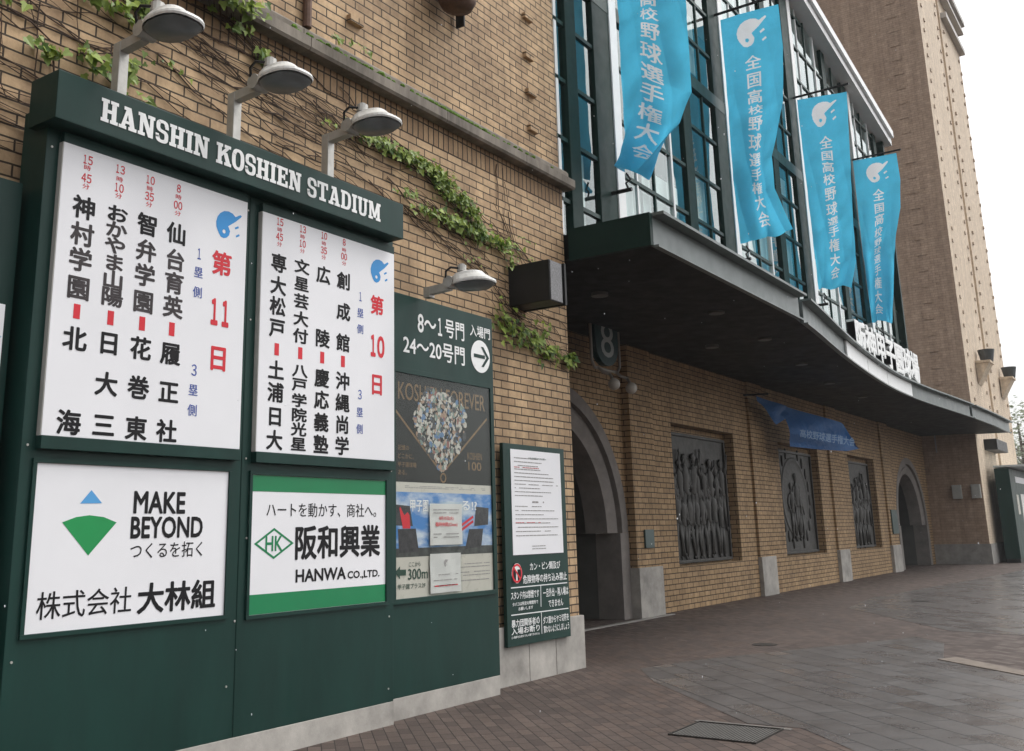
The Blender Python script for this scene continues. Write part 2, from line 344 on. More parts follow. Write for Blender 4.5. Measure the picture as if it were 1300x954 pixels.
def pave_mat(name, c1, c2, mortar, bw, rh, ms, ang, wet, rot_off=(0, 0), rb=(0.35, 0.75), spec=0.5, stainy=0.5):
    m = bpy.data.materials.new(name)
    nt, p = nodes(m)
    g = nt.nodes.new('ShaderNodeNewGeometry')
    mp = nt.nodes.new('ShaderNodeMapping')
    mp.inputs['Rotation'].default_value = (0, 0, math.radians(ang))
    nt.links.new(g.outputs['Position'], mp.inputs['Vector'])
    b = nt.nodes.new('ShaderNodeTexBrick')
    nt.links.new(mp.outputs[0], b.inputs['Vector'])
    b.inputs['Scale'].default_value = 1
    b.inputs['Brick Width'].default_value = bw
    b.inputs['Row Height'].default_value = rh
    b.inputs['Mortar Size'].default_value = ms * 0.5
    b.inputs['Mortar Smooth'].default_value = 0.2
    b.inputs['Color1'].default_value = (*c1, 1)
    b.inputs['Color2'].default_value = (*c2, 1)
    b.inputs['Mortar'].default_value = (*mortar, 1)
    n1 = noise(nt, 0.45, 5, 0.6, g.outputs['Position'])
    n2 = noise(nt, 60.0, 3, 0.7, g.outputs['Position'])
    n3 = noise(nt, 3.0, 5, 0.7, g.outputs['Position'])
    c = mixc(nt, stainy, b.outputs['Color'], ramp(nt, n1, 0.3, 0.7, (0.55, 0.52, 0.5), (1.25, 1.22, 1.2)), 'MULTIPLY')
    c = mixc(nt, 0.6, c, ramp(nt, n2, 0.3, 0.7, (0.6, 0.6, 0.6), (1.35, 1.35, 1.35)), 'MULTIPLY')
    c = mixc(nt, 0.5, c, ramp(nt, n3, 0.3, 0.7, (0.7, 0.68, 0.66), (1.2, 1.2, 1.2)), 'MULTIPLY')
    nt.links.new(c, p.inputs['Base Color'])
    # damp: each paver keeps its own film of water
    bv = nt.nodes.new('ShaderNodeTexBrick')
    nt.links.new(mp.outputs[0], bv.inputs['Vector'])
    for k, v in (('Scale', 1), ('Brick Width', bw), ('Row Height', rh), ('Mortar Size', ms * 0.5)):
        bv.inputs[k].default_value = v
    bv.inputs['Color1'].default_value = (0, 0, 0, 1)
    bv.inputs['Color2'].default_value = (1, 1, 1, 1)
    bv.inputs['Mortar'].default_value = (1, 1, 1, 1)
    rr = mixc(nt, 0.3, bv.outputs['Color'], ramp(nt, n3, 0.3, 0.7, (0, 0, 0), (1, 1, 1)))
    rr = ramp(nt, rr, 0.1, 0.8, (rb[0],) * 3, (rb[1],) * 3)
    nt.links.new(rr, p.inputs['Roughness'])
    p.inputs['Specular IOR Level'].default_value = spec
    hh = mixc(nt, 0.12, ramp(nt, b.outputs['Fac'], 0, 1, (1, 1, 1), (0, 0, 0)), ramp(nt, n2, 0, 1, (0, 0, 0), (1, 1, 1)))
    nt.links.new(bump(nt, hh, 0.45, 0.005), p.inputs['Normal'])
    return m
PAVER = pave_mat('brown_brick_pavers', (0.100, 0.074, 0.062), (0.062, 0.047, 0.041), (0.013, 0.010, 0.009), 0.215, 0.107, 0.009, -45, 0, rb=(0.5, 0.85), spec=0.3)
SLAB = pave_mat('grey_stone_slabs', (0.125, 0.116, 0.113), (0.070, 0.063, 0.060), (0.016, 0.014, 0.013), 0.60, 0.30, 0.02, -45, 0, rb=(0.2, 0.5), spec=0.55, stainy=0.2)

SLAB_F = pave_mat('far_grey_stone_slabs', (0.13, 0.12, 0.117), (0.09, 0.082, 0.079), (0.03, 0.027, 0.025), 0.60, 0.30, 0.02, -45, 0, rb=(0.20, 0.36), spec=0.65, stainy=0.1)

# ------------------------------------------------------------------ mesh helpers
def quad(bm, pts):
    return bm.faces.new([bm.verts.new(p) for p in pts])

def box(bm, x0, x1, y0, y1, z0, z1, bev=0.0):
    if x1 < x0: x0, x1 = x1, x0
    if y1 < y0: y0, y1 = y1, y0
    if z1 < z0: z0, z1 = z1, z0
    v = [bm.verts.new(p) for p in ((x0, y0, z0), (x1, y0, z0), (x1, y1, z0), (x0, y1, z0), (x0, y0, z1), (x1, y0, z1), (x1, y1, z1), (x0, y1, z1))]
    fs = [bm.faces.new([v[i] for i in f]) for f in ((0, 3, 2, 1), (4, 5, 6, 7), (0, 1, 5, 4), (1, 2, 6, 5), (2, 3, 7, 6), (3, 0, 4, 7))]
    if bev > 0:
        es = list({e for f in fs for e in f.edges})
        bmesh.ops.bevel(bm, geom=es, offset=bev, segments=2, profile=0.7, affect='EDGES')

def tube(bm, pts, r, n=8, cap=True):
    pts = [Vector(p) for p in pts]
    rings = []
    rr = r if isinstance(r, (list, tuple)) else [r] * len(pts)
    prev = None
    for i, p in enumerate(pts):
        d = (pts[min(i + 1, len(pts) - 1)] - pts[max(i - 1, 0)])
        d = d.normalized() if d.length > 1e-9 else Vector((0, 0, 1))
        a = d.orthogonal().normalized() if prev is None else (prev - d * prev.dot(d)).normalized()
        prev = a
        b = d.cross(a)
        rings.append([bm.verts.new(p + (a * math.cos(t) + b * math.sin(t)) * rr[i]) for t in [2 * math.pi * k / n for k in range(n)]])
    for i in range(len(rings) - 1):
        for k in range(n):
            bm.faces.new((rings[i][k], rings[i][(k + 1) % n], rings[i + 1][(k + 1) % n], rings[i + 1][k]))
    if cap:
        bm.faces.new(rings[0][::-1]); bm.faces.new(rings[-1])

def ball(bm, c, r, sx=1, sy=1, sz=1, u=14, v=9):
    m = Matrix.Translation(c) @ Matrix.Diagonal((sx, sy, sz, 1))
    bmesh.ops.create_uvsphere(bm, u_segments=u, v_segments=v, radius=r, matrix=m)

def prism(bm, pts2, y0, y1):
    """closed outline in (x, z) extruded from y0 to y1"""
    a = [bm.verts.new((x, y0, z)) for x, z in pts2]
    b = [bm.verts.new((x, y1, z)) for x, z in pts2]
    bm.faces.new(a); bm.faces.new(b[::-1])
    for i in range(len(a)):
        j = (i + 1) % len(a)
        bm.faces.new((a[j], a[i], b[i], b[j]))

def polyface(bm, pts2, y):
    return bm.faces.new([bm.verts.new((x, y, z)) for x, z in pts2])

def new():
    return bmesh.new()

def uv_box(me):
    uvl = me.uv_layers.new(name='UVMap')
    for p in me.polygons:
        nx, ny, nz = (abs(c) for c in p.normal)
        for li in p.loop_indices:
            c = me.vertices[me.loops[li].vertex_index].co
            if ny >= nx and ny >= nz: uvl.data[li].uv = (c.x, c.z)
            elif nx >= nz: uvl.data[li].uv = (c.y + 0.07, c.z)
            else: uvl.data[li].uv = (c.x, c.y)

def thing(name, label, cat, loc, group=None, kind=None):
    o = bpy.data.objects.new(name, None)
    o.empty_display_size = 0.2
    COL.objects.link(o)
    o.location = loc
    o['label'] = label
    o['category'] = cat
    if group: o['group'] = group
    if kind: o['kind'] = kind
    o['base'] = list(loc)
    return o

def base_of(p):
    while p.parent: p = p.parent
    return Vector(p.location)

def part(name, bm, mat, parent=None, smooth=False, recalc=True):
    if isinstance(bm, bpy.types.Mesh):
        me = bm
    else:
        if recalc:
            bmesh.ops.recalc_face_normals(bm, faces=bm.faces[:])
        me = bpy.data.meshes.new(name)
        bm.to_mesh(me); bm.free()
    uv_box(me)
    if parent is not None:
        me.transform(Matrix.Translation(-base_of(parent)))
    me.materials.clear()
    me.materials.append(mat)
    if smooth:
        for p in me.polygons: p.use_smooth = True
    me.name = name
    o = bpy.data.objects.new(name, me)
    COL.objects.link(o)
    if parent is not None: o.parent = parent
    return o

SPLIT = {'lettering', 'small_print', 'red_print'}
def split_pieces(bm, limit=24):
    """a print of several separate words: one mesh for each word or line"""
    bm.verts.index_update(); bm.verts.ensure_lookup_table()
    n = len(bm.verts); root = list(range(n))
    def find(i):
        while root[i] != i:
            root[i] = root[root[i]]; i = root[i]
        return i
    for e in bm.edges:
        a, b = find(e.verts[0].index), find(e.verts[1].index)
        if a != b: root[a] = b
    ids = {}; isl = np.array([ids.setdefault(find(i), len(ids)) for i in range(n)])
    pts = np.array([v.co for v in bm.verts]); k = len(ids)
    if k > 3000: return None
    lo = np.full((k, 3), np.inf); hi = np.full((k, 3), -np.inf)
    np.minimum.at(lo, isl, pts); np.maximum.at(hi, isl, pts)
    size = (hi - lo).max(axis=1)
    comp = list(range(k))
    def cf(i):
        while comp[i] != i:
            comp[i] = comp[comp[i]]; i = comp[i]
        return i
    for i in range(k):
        gap = np.maximum(0.0, np.maximum(lo[i] - hi, lo - hi[i]))
        near = np.nonzero(np.sqrt((gap ** 2).sum(axis=1)) <= np.maximum(0.02, 0.48 * np.maximum(size[i], size)))[0]
        for j in near:
            a, b = cf(i), cf(int(j))
            if a != b: comp[a] = b
    lab = {}; piece = [lab.setdefault(cf(i), len(lab)) for i in range(k)]
    if len(lab) < 2 or len(lab) > limit: return None
    outs = []
    for q_ in range(len(lab)):
        b2 = bmesh.new(); mp = {}
        for f in bm.faces:
            if piece[isl[f.verts[0].index]] != q_: continue
            vs = []
            for v in f.verts:
                if v.index not in mp: mp[v.index] = b2.verts.new(v.co)
                vs.append(mp[v.index])
            b2.faces.new(vs)
        outs.append(b2)
    bm.free()
    return outs

_part = part
def part(name, bm, mat, parent=None, smooth=False, recalc=True):
    if name in SPLIT and not isinstance(bm, bpy.types.Mesh):
        ps = split_pieces(bm)
        if ps:
            return [_part(name, b, mat, parent, smooth, recalc) for b in ps][0]
    return _part(name, bm, mat, parent, smooth, recalc)

def solo(name, bm, mat, label, cat, group=None, kind=None, loc=(0, 0, 0), smooth=False):
    """a thing that is one mesh, its origin at its base"""
    o = part(name, bm, mat, None, smooth)
    L = Vector(loc)
    o.data.transform(Matrix.Translation(-L))
    o.location = L
    if kind: o['kind'] = kind
    if label: o['label'] = label
    if cat: o['category'] = cat
    if group: o['group'] = group
    return o

# ------------------------------------------------------------------ lettering
_cache = {}
def glyphs(s, bold):
    key = (s, bold)
    if key in _cache: return _cache[key]
    cu = bpy.data.curves.new('lettering', 'FONT')
    cu.body = s
    cu.resolution_u = 3
    cu.offset = bold
    o = bpy.data.objects.new('lettering_source', cu)
    COL.objects.link(o)
    dg = bpy.context.evaluated_depsgraph_get()
    me = bpy.data.meshes.new_from_object(o.evaluated_get(dg))
    vs = [(v.co.x, v.co.y) for v in me.vertices]
    fs = [tuple(p.vertices) for p in me.polygons]
    bpy.data.objects.remove(o); bpy.data.curves.remove(cu); bpy.data.meshes.remove(me)
    _cache[key] = (vs, fs)
    return vs, fs

def put(bm, s, fn, bold, out=(0, -0.00012, 0)):
    """lay one string; heavy weights are stacked copies shifted by the extra stroke width"""
    vs, fs = glyphs(s, 0.0)
    sh = [(0, 0)] if bold <= 0 else [(bold * math.cos(math.pi * k / 4 + .39), bold * math.sin(math.pi * k / 4 + .39)) for k in range(8 if bold > .015 else 4)]
    for i, (dx, dy) in enumerate(sh):
        bv = []
        for x, y in vs:
            p = fn(x + dx, y + dy)
            bv.append(bm.verts.new((p[0] + out[0] * i, p[1] + out[1] * i, p[2] + out[2] * i)))
        for f in fs:
            if len(set(f)) > 2:
                try: bm.faces.new([bv[k] for k in f])
                except ValueError: pass

def put_fit(bm, e, y, bold):
    s, x0, x1, z0, z1 = e[:5]
    vs, _ = glyphs(s, 0.0)
    a0 = min(v[0] for v in vs); a1 = max(v[0] for v in vs)
    b0 = min(v[1] for v in vs); b1 = max(v[1] for v in vs)
    put(bm, s, lambda x, zz: (x0 + (x - a0) / (a1 - a0) * (x1 - x0), y, z0 + (zz - b0) / (b1 - b0) * (z1 - z0)), bold)

def put_char(bm, s, cx, cz, w_, h_, y, bold):
    n = len(s)
    vs, _ = glyphs(s, 0.0)
    if s.isdigit():
        cell = min(w_ / n, h_ * .66)
        for i, ch in enumerate(s):
            fw = chr(ord(ch) + 0xFEE0)
            gv, _ = glyphs(fw, 0.0)
            a0 = min(v[0] for v in gv); a1 = max(v[0] for v in gv); b0 = min(v[1] for v in gv); b1 = max(v[1] for v in gv)
            gw = cell * (.55 if ch == '1' else .84)
            ccx_ = cx + (i - (n - 1) / 2) * cell
            put(bm, fw, lambda x, zz: (ccx_ + ((x - a0) / (a1 - a0) - .5) * gw, y, cz + ((zz - b0) / (b1 - b0) - .5) * h_), bold)
    else:
        put(bm, s, lambda x, zz: (cx + (x - 0.5 * n) * w_ / 0.94, y, cz + (zz - 0.38) * h_ / 0.92), bold)

def finish_text(name, bm, mat, parent):
    # lettering faces look towards -y
    return part(name, bm, mat, parent, recalc=False)

def by_colour(entries, y, parent, name='lettering', bold=None, fitted=True):
    groups = {}
    for e in entries:
        groups.setdefault(e[5], []).append(e)
    for k, es in groups.items():
        bm = new()
        for e in es:
            put_fit(bm, e, y, {'k': 0.028, 'm': 0.008, 'w': 0.016, 'r': 0.012, 'g': 0.02, 'o': 0.01, 'd': 0.015}.get(k, 0.0) if bold is None else bold)
        finish_text(name, bm, TEXTC[k], parent)

def emblem_pts():
    raw = [(600,420),(595,370),(610,320),(640,280),(685,250),(740,240),(790,250),(825,275),(885,240),(903,248),(890,265),(830,320),(740,385),(765,430),(755,470),(725,500),(690,512),(655,505),(630,475),(612,445)]
    hole = [(693 + 19 * math.cos(t), 447 + 19 * math.sin(t)) for t in [2 * math.pi * k / 14 for k in range(14)]]
    d1 = [(820,380),(862,355),(872,372),(828,396)]
    d2 = [(835,455),(875,430),(885,447),(843,471)]
    f = lambda p: ((p[0] - 749) / 308.0, (376 - p[1]) / 272.0)
    return [[f(p) for p in c] for c in (raw, hole, d1, d2)]

def emblem_mesh():
    if 'emb' in _cache: return _cache['emb']
    cu = bpy.data.curves.new('emblem', 'CURVE')
    cu.dimensions = '2D'; cu.fill_mode = 'BOTH'
    for c in emblem_pts():
        s = cu.splines.new('POLY'); s.points.add(len(c) - 1); s.use_cyclic_u = True
        for i, p in enumerate(c): s.points[i].co = (p[0], p[1], 0, 1)
    o = bpy.data.objects.new('emblem_source', cu); COL.objects.link(o)
    me = bpy.data.meshes.new_from_object(o.evaluated_get(bpy.context.evaluated_depsgraph_get()))
    r = ([(v.co.x, v.co.y) for v in me.vertices], [tuple(p.vertices) for p in me.polygons])
    bpy.data.objects.remove(o); bpy.data.curves.remove(cu); bpy.data.meshes.remove(me)
    _cache['emb'] = r
    return r

def put_emblem(bm, fn, cuts=0):
    vs, fs = emblem_mesh()
    if cuts:
        b2 = bmesh.new(); vv = [b2.verts.new((x, y, 0)) for x, y in vs]
        for f in fs: b2.faces.new([vv[i] for i in f])
        bmesh.ops.triangulate(b2, faces=b2.faces[:])
        for _ in range(cuts):
            le = [e for e in b2.edges if e.calc_length() > .09]
            if le: bmesh.ops.subdivide_edges(b2, edges=le, cuts=1, use_grid_fill=False)
            bmesh.ops.triangulate(b2, faces=b2.faces[:])
        b2.verts.index_update(); b2.verts.ensure_lookup_table()
        vs = [(v.co.x, v.co.y) for v in b2.verts]; fs = [tuple(v.index for v in f.verts) for f in b2.faces]; b2.free()
    bv = [bm.verts.new(fn(x, y)) for x, y in vs]
    for f in fs: bm.faces.new([bv[i] for i in f])

# heavy slab-serif capitals for the fascia, unit height
def slab(ch):
    t = 0.15; P = []; w_ = 0.8
    R = lambda a, b, c, d: P.append([(a, b), (c, b), (c, d), (a, d)])
    def ring(cx, cz, rx, rz, tx, tz, a0, a1, n=14):
        for k in range(n):
            u, v = math.radians(a0 + (a1 - a0) * k / n), math.radians(a0 + (a1 - a0) * (k + 1) / n)
            q = lambda an, X, Z: (cx + X * math.copysign(abs(math.cos(an)) ** .75, math.cos(an)), cz + Z * math.copysign(abs(math.sin(an)) ** .75, math.sin(an)))
            P.append([q(u, rx, rz), q(v, rx, rz), q(v, rx - tx, rz - tz), q(u, rx - tx, rz - tz)])
    if ch == 'H':
        R(.08, 0, .3, 1); R(.5, 0, .72, 1); R(.3, .42, .5, .57)
        for a, b in ((0, .37), (.43, .8)): R(a, 0, b, t); R(a, 1 - t, b, 1)
    elif ch == 'A':
        w_ = .86; P.append([(.06, 0), (.25, 0), (.46, .9), (.36, 1)]); P.append([(.56, 0), (.80, 0), (.56, 1), (.34, 1)])
        R(0, 0, .36, t); R(.46, 0, .86, t); R(.22, 1 - t, .56, 1); R(.22, .25, .66, .38)
    elif ch == 'N':
        w_ = .84; R(.08, 0, .25, 1); R(.58, 0, .76, 1); P.append([(.08, 1), (.33, 1), (.76, 0), (.52, 0)])
        R(0, 0, .35, t); R(0, 1 - t, .33, 1); R(.48, 1 - t, .84, 1)
    elif ch == 'I':
        w_ = .40; R(.09, 0, .31, 1); R(0, 0, .4, t); R(0, 1 - t, .4, 1)
    elif ch == 'K':
        w_ = .86; R(.08, 0, .3, 1); P.append([(.28, .34), (.3, .6), (.62, .95), (.84, .95)]); P.append([(.40, .62), (.64, .62), (.86, .05), (.60, .05)])
        R(0, 0, .37, t); R(0, 1 - t, .37, 1); R(.47, 0, .88, t); R(.46, 1 - t, .84, 1)
    elif ch == 'O':
        w_ = .74; ring(.37, .5, .37, .52, .22, .15, 0, 360, 28)
    elif ch == 'S':
        w_ = .66
        ring(.33, .73, .32, .29, .2, .145, 0, 180, 10); ring(.33, .73, .32, .29, .2, .145, 180, 262, 6)
        ring(.33, .27, .33, .30, .2, .145, 180, 360, 10); ring(.33, .27, .33, .30, .2, .145, 0, 80, 6)
        P.append([(.24, .60), (.24, .44), (.42, .40), (.42, .56)])
        R(.47, .64, .65, .78); R(0, .2, .17, .36)
    elif ch == 'E':
        w_ = .74; R(.08, 0, .3, 1); R(0, 0, .72, t); R(0, 1 - t, .7, 1); R(.3, .43, .5, .57); R(.57, 0, .72, .33); R(.55, .68, .7, 1); R(.44, .36, .54, .64)
    elif ch == 'T':
        w_ = .76; R(.27, 0, .49, 1); R(0, 1 - t, .76, 1); R(.14, 0, .62, t); R(0, .66, .13, 1); R(.63, .66, .76, 1)
    elif ch == 'D':
        w_ = .80; R(.08, 0, .3, 1); R(0, 0, .42, t); R(0, 1 - t, .42, 1); ring(.38, .5, .40, .5, .22, .15, -90, 90, 14)
    elif ch == 'U':
        w_ = .80; R(.08, .3, .3, 1); R(.52, .3, .7, 1); ring(.39, .33, .31, .35, .2, .15, 180, 360, 12); R(0, 1 - t, .37, 1); R(.44, 1 - t, .8, 1)
    elif ch == 'M':
        w_ = 1.0; R(.08, 0, .25, 1); R(.72, 0, .92, 1); P.append([(.1, 1), (.34, 1), (.58, .12), (.42, .12)]); P.append([(.42, .12), (.58, .12), (.9, 1), (.68, 1)])
        R(0, 0, .36, t); R(0, 1 - t, .32, 1); R(.62, 0, 1.0, t); R(.70, 1 - t, 1.0, 1)
    elif ch == ' ':
        w_ = .32
    return P, w_

def slab_text(bm, s, x0, x1, z0, z1, y):
    items = []; cur = 0.0
    for ch in s:
        P, w_ = slab(ch); items.append((P, cur)); cur += w_ + .055
    k = (x1 - x0) / (cur - .055)
    d = 0
    for P, off in items:
        for pl in P:
            d += 1
            pts = [(x0 + (off + a) * k, z0 + b * (z1 - z0)) for a, b in pl]
            area = sum(pts[i][0] * pts[(i + 1) % 4][1] - pts[(i + 1) % 4][0] * pts[i][1] for i in range(4))
            if area < 0: pts = pts[::-1]
            yy = y - 0.0003 * (d % 9)
            bm.faces.new([bm.verts.new((a, yy, b)) for a, b in pts])

# ================================================================== SETTING: ground
def ground_sheet(name, pts, z, mat):
    bm = new()
    bm.faces.new([bm.verts.new((x, y, z)) for x, y in pts])
    o = part(name, bm, mat)
    o['kind'] = 'structure'
    return o
ground_sheet('plaza_pavement', [(-120, -160), (260, -160), (260, 160), (-120, 160)], 0.0, PAVER)
ground_sheet('slab_paving', [(-2.0, -6), (4.4, -0.9), (8.62, 2.86), (8.62, 3.32), (10.45, 5.05), (11.3, 5.62), (12.3, 5.35), (16.1, 3.55), (15.4, 3.05), (13.70, 2.74), (12.16, 1.24), (9.5, -1.5), (6.0, -6)], 0.003, SLAB)
ground_sheet('far_slab_paving', [(17.2, 3.3), (21.2, 5.9), (24.0, 6.2), (36, 5.2), (60, 4.0), (60, -6), (22, -4), (16.6, 1.2)], 0.003, SLAB_F)
bm = new()
P0 = [(12.10, 1.30), (12.25, 1.19), (13.86, 2.62), (13.55, 2.78)]
lo = [bm.verts.new((x, y, -0.05)) for x, y in P0]; hi = [bm.verts.new((x, y, 0.012)) for x, y in P0]
bm.faces.new(hi)
for i in range(4): bm.faces.new((lo[i], lo[(i + 1) % 4], hi[(i + 1) % 4], hi[i]))
bv = part('paving_edge', bm, PAVEK); bv['kind'] = 'structure'

# ================================================================== STADIUM BUILDING
ST = thing('stadium_building', 'long tan brick stadium with arched gates, glazed upper front and dark curved canopy', 'building', (11.1, 6.3, 0))
XR = 11.1
WY = 6.30
# lower front wall beside the entrance
bm = new(); box(bm, -14, XR, WY, 9.2, 0.0, 5.80); part('lower_brick_wall', bm, BRICK, ST)
bm = new(); box(bm, -14, XR, WY - 0.004, 9.2, 5.80, 6.06); part('soldier_course', bm, BRICK_S, ST)
bm = new(); box(bm, -14, XR - 0.02, WY + 0.02, 9.2, 6.06, 22); part('upper_brick_wall', bm, BRICK, ST)
bm = new()
prism_pts = [(WY + 0.05, 6.062), (WY - 0.13, 6.062), (WY - 0.15, 6.09), (WY - 0.15, 6.19), (WY - 0.12, 6.205), (WY - 0.06, 6.21), (WY - 0.05, 6.215), (WY - 0.05, 6.31), (WY - 0.02, 6.345), (WY + 0.05, 6.36)]
def ledge_run(bm, x0, x1):
    a = [bm.verts.new((x0, y, z)) for y, z in prism_pts]; b = [bm.verts.new((x1, y, z)) for y, z in prism_pts]
    bm.faces.new(a); bm.faces.new(b[::-1])
    for i in range(len(a)):
        j = (i + 1) % len(a); bm.faces.new((a[j], a[i], b[i], b[j]))
xs = [-14, -9, -4.0, 1.2, 4.3, 6.2, 8.35, 10.0, XR + 0.12]
for i in range(len(xs) - 1): ledge_run(bm, xs[i] + 0.004, xs[i + 1] - 0.004)
part('stone_ledge', bm, STONE, ST)
# concrete plinth under the brick with open joints
for a, b in ((7.5, 9.86), (9.87, 10.44), (10.45, XR + 0.03)):
    bm = new(); box(bm, a, b, WY - 0.05, WY + 0.05, -0.1, 0.605, 0.008); part('concrete_plinth', bm, CONC, ST)
bm = new(); box(bm, -14, 7.49, WY - 0.05, WY + 0.05, -0.1, 0.605); part('concrete_plinth', bm, CONC, ST)
# projecting bricks on the upper wall
for x, z in ((10.27, 8.24), (10.26, 7.67), (10.29, 7.16), (10.31, 6.66), (6.87, 6.70), (6.87, 8.0), (10.25, 8.85)):
    bm = new(); box(bm, x, x + 0.2, WY - 0.035, WY + 0.03, z, z + 0.075, 0.004); part('projecting_brick', bm, BRICK, ST)
bm = new(); tube(bm, [(6.27, WY - 0.02, 6.36), (6.27, WY - 0.02, 9.5)], 0.045, 10); part('wall_conduit', bm, RUST, ST)

# ---- recessed gate wall under the canopy: arch wall y=8.95, pilasters, brick bays
YA = 8.81
def arch_wall(xc, ro, spring, x0, x1, z1):
    """brick wall with a round-headed opening of radius ro"""
    bm = new()
    n = 28
    arc = [(xc + ro * math.cos(math.pi * k / n), spring + ro * math.sin(math.pi * k / n)) for k in range(n + 1)]
    for i in range(n):
        (xa, za), (xb, zb) = arc[i], arc[i + 1]
        quad(bm, [(xb, YA, zb), (xa, YA, za), (xa, YA, z1), (xb, YA, z1)])
    if x1 - (xc + ro) > .02: quad(bm, [(xc + ro, YA, 0), (x1, YA, 0), (x1, YA, z1), (xc + ro, YA, z1)])
    if (xc - ro) - x0 > .02: quad(bm, [(x0, YA, 0), (xc - ro, YA, 0), (xc - ro, YA, z1), (x0, YA, z1)])
    return bm
ZT = 5.25
GATES = [(14.87, 2.63, 1.55), (41.6, 2.55, 1.55)]
part('gate_wall', arch_wall(*GATES[0], XR - 0.3, 17.5, ZT), BRICK_F, ST, recalc=False)
part('gate_wall', arch_wall(*GATES[1], 38.2, 45.0, ZT), BRICK_F, ST, recalc=False)
def gate(xc, ro, spring):
    n = 30
    bm = new()
    # outer stone band, inner moulding and splayed reveal
    prof = [(ro + 0.005, YA - 0.015), (ro - 0.24, YA - 0.015), (ro - 0.24, YA + 0.09), (ro - 0.36, YA + 0.09), (ro - 0.36, YA + 0.03), (ro - 0.62, YA + 0.10), (ro - 0.64, YA + 0.55)]
    rows = []
    for k in range(n + 1):
        t = math.pi * k / n
        rows.append([bm.verts.new((xc + r * math.cos(t), y, spring + r * math.sin(t))) for r, y in prof])
    for k in range(n):
        for j in range(len(prof) - 1):
            bm.faces.new((rows[k][j], rows[k][j + 1], rows[k + 1][j + 1], rows[k + 1][j]))
    for s in (0, -1):
        bm.faces.new(rows[s] if s else rows[s][::-1])
    fr = part('arch_frame', bm, JAMB, ST)
    for sg in (1, -1):
        bm = new()
        x_o, x_i = xc + sg * (ro + 0.004), xc + sg * (ro - 0.34)
        box(bm, x_o, x_i, YA - 0.02, YA + 0.6, 0, spring - 0.003)
        part('gate_jamb', bm, JAMB, ST)
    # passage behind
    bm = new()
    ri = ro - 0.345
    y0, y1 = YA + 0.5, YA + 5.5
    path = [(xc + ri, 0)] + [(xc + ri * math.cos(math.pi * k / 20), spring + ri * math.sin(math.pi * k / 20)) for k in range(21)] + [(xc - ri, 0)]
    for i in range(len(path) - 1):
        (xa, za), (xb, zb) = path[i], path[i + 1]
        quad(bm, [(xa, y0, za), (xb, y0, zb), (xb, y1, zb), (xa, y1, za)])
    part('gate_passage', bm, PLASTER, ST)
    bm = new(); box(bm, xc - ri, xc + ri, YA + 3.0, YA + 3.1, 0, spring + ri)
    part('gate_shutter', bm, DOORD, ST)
for g in GATES: gate(*g)
PIL = [(17.5, 18.52), (24.10, 25.11), (30.70, 31.72), (37.10, 38.25)]
YP = 8.60
for a, b in PIL:
    bm = new(); box(bm, a, b, YP + 0.035, YA + 0.3, 0.905, ZT); part('pilaster', bm, BRICK_F, ST)
    bm = new(); box(bm, a - 0.006, b + 0.01, YP, YA + 0.3, -0.1, 0.905, 0.01); part('pilaster_plinth', bm, CONC, ST)
BAYS = [(18.52, 24.10), (25.11, 30.70), (31.72, 37.10)]
RELX = [(19.52, 23.05), (26.25, 29.70), (32.85, 36.05)]
YB_ = 8.70
for (a, b), (ra, rb) in zip(BAYS, RELX):
    bm = new()
    z0, z1, dep = 0.86, 3.78, 0.26
    e = 0.0
    for x0, x1, za, zb in ((a, ra, 0, ZT), (rb, b, 0, ZT), (ra, rb, 0, z0), (ra, rb, z1, ZT)):
        quad(bm, [(x0, YB_, za), (x1, YB_, za), (x1, YB_, zb), (x0, YB_, zb)])
    quad(bm, [(ra, YB_, z0), (ra, YB_ + dep, z0), (ra, YB_ + dep, z1), (ra, YB_, z1)])
    quad(bm, [(rb, YB_, z0), (rb, YB_, z1), (rb, YB_ + dep, z1), (rb, YB_ + dep, z0)])
    quad(bm, [(ra, YB_, z1), (ra, YB_ + dep, z1), (rb, YB_ + dep, z1), (rb, YB_, z1)])
    quad(bm, [(ra, YB_, z0), (rb, YB_, z0), (rb, YB_ + dep, z0), (ra, YB_ + dep, z0)])
    quad(bm, [(ra, YB_ + dep, z0), (rb, YB_ + dep, z0), (rb, YB_ + dep, z1), (ra, YB_ + dep, z1)])
    part('brick_bay', bm, BRICK_F, ST)

# ---- canopy: straight run, curved run, end run
def sweep(path, prof, closed_ends=True):
    """prof = list of (outward offset, z); path in plan, outward = to the right-hand (-y) side"""
    bm = new(); rows = []
    P = [Vector((x, y, 0)) for x, y in path]
    for i, p in enumerate(P):
        d = (P[min(i + 1, len(P) - 1)] - P[max(i - 1, 0)]).normalized()
        o = Vector((d.y, -d.x, 0))
        rows.append([bm.verts.new((p.x + o.x * u, p.y + o.y * u, z)) for u, z in prof])
    m = len(prof)
    for i in range(len(rows) - 1):
        for j in range(m):
            k = (j + 1) % m
            bm.faces.new((rows[i][j], rows[i + 1][j], rows[i + 1][k], rows[i][k]))
    if closed_ends:
        bm.faces.new(rows[0]); bm.faces.new(rows[-1][::-1])
    return bm
STRAIGHT = [(11.2, 4.90), (17.05, 4.91)]
CURVE_C = [(17.42, 4.95), (18.6, 5.07), (20.0, 5.23), (22.2, 5.46), (24.6, 5.66), (27.2, 5.82), (29.6, 5.86), (32.0, 5.79), (34.5, 5.65), (37.2, 5.52)]
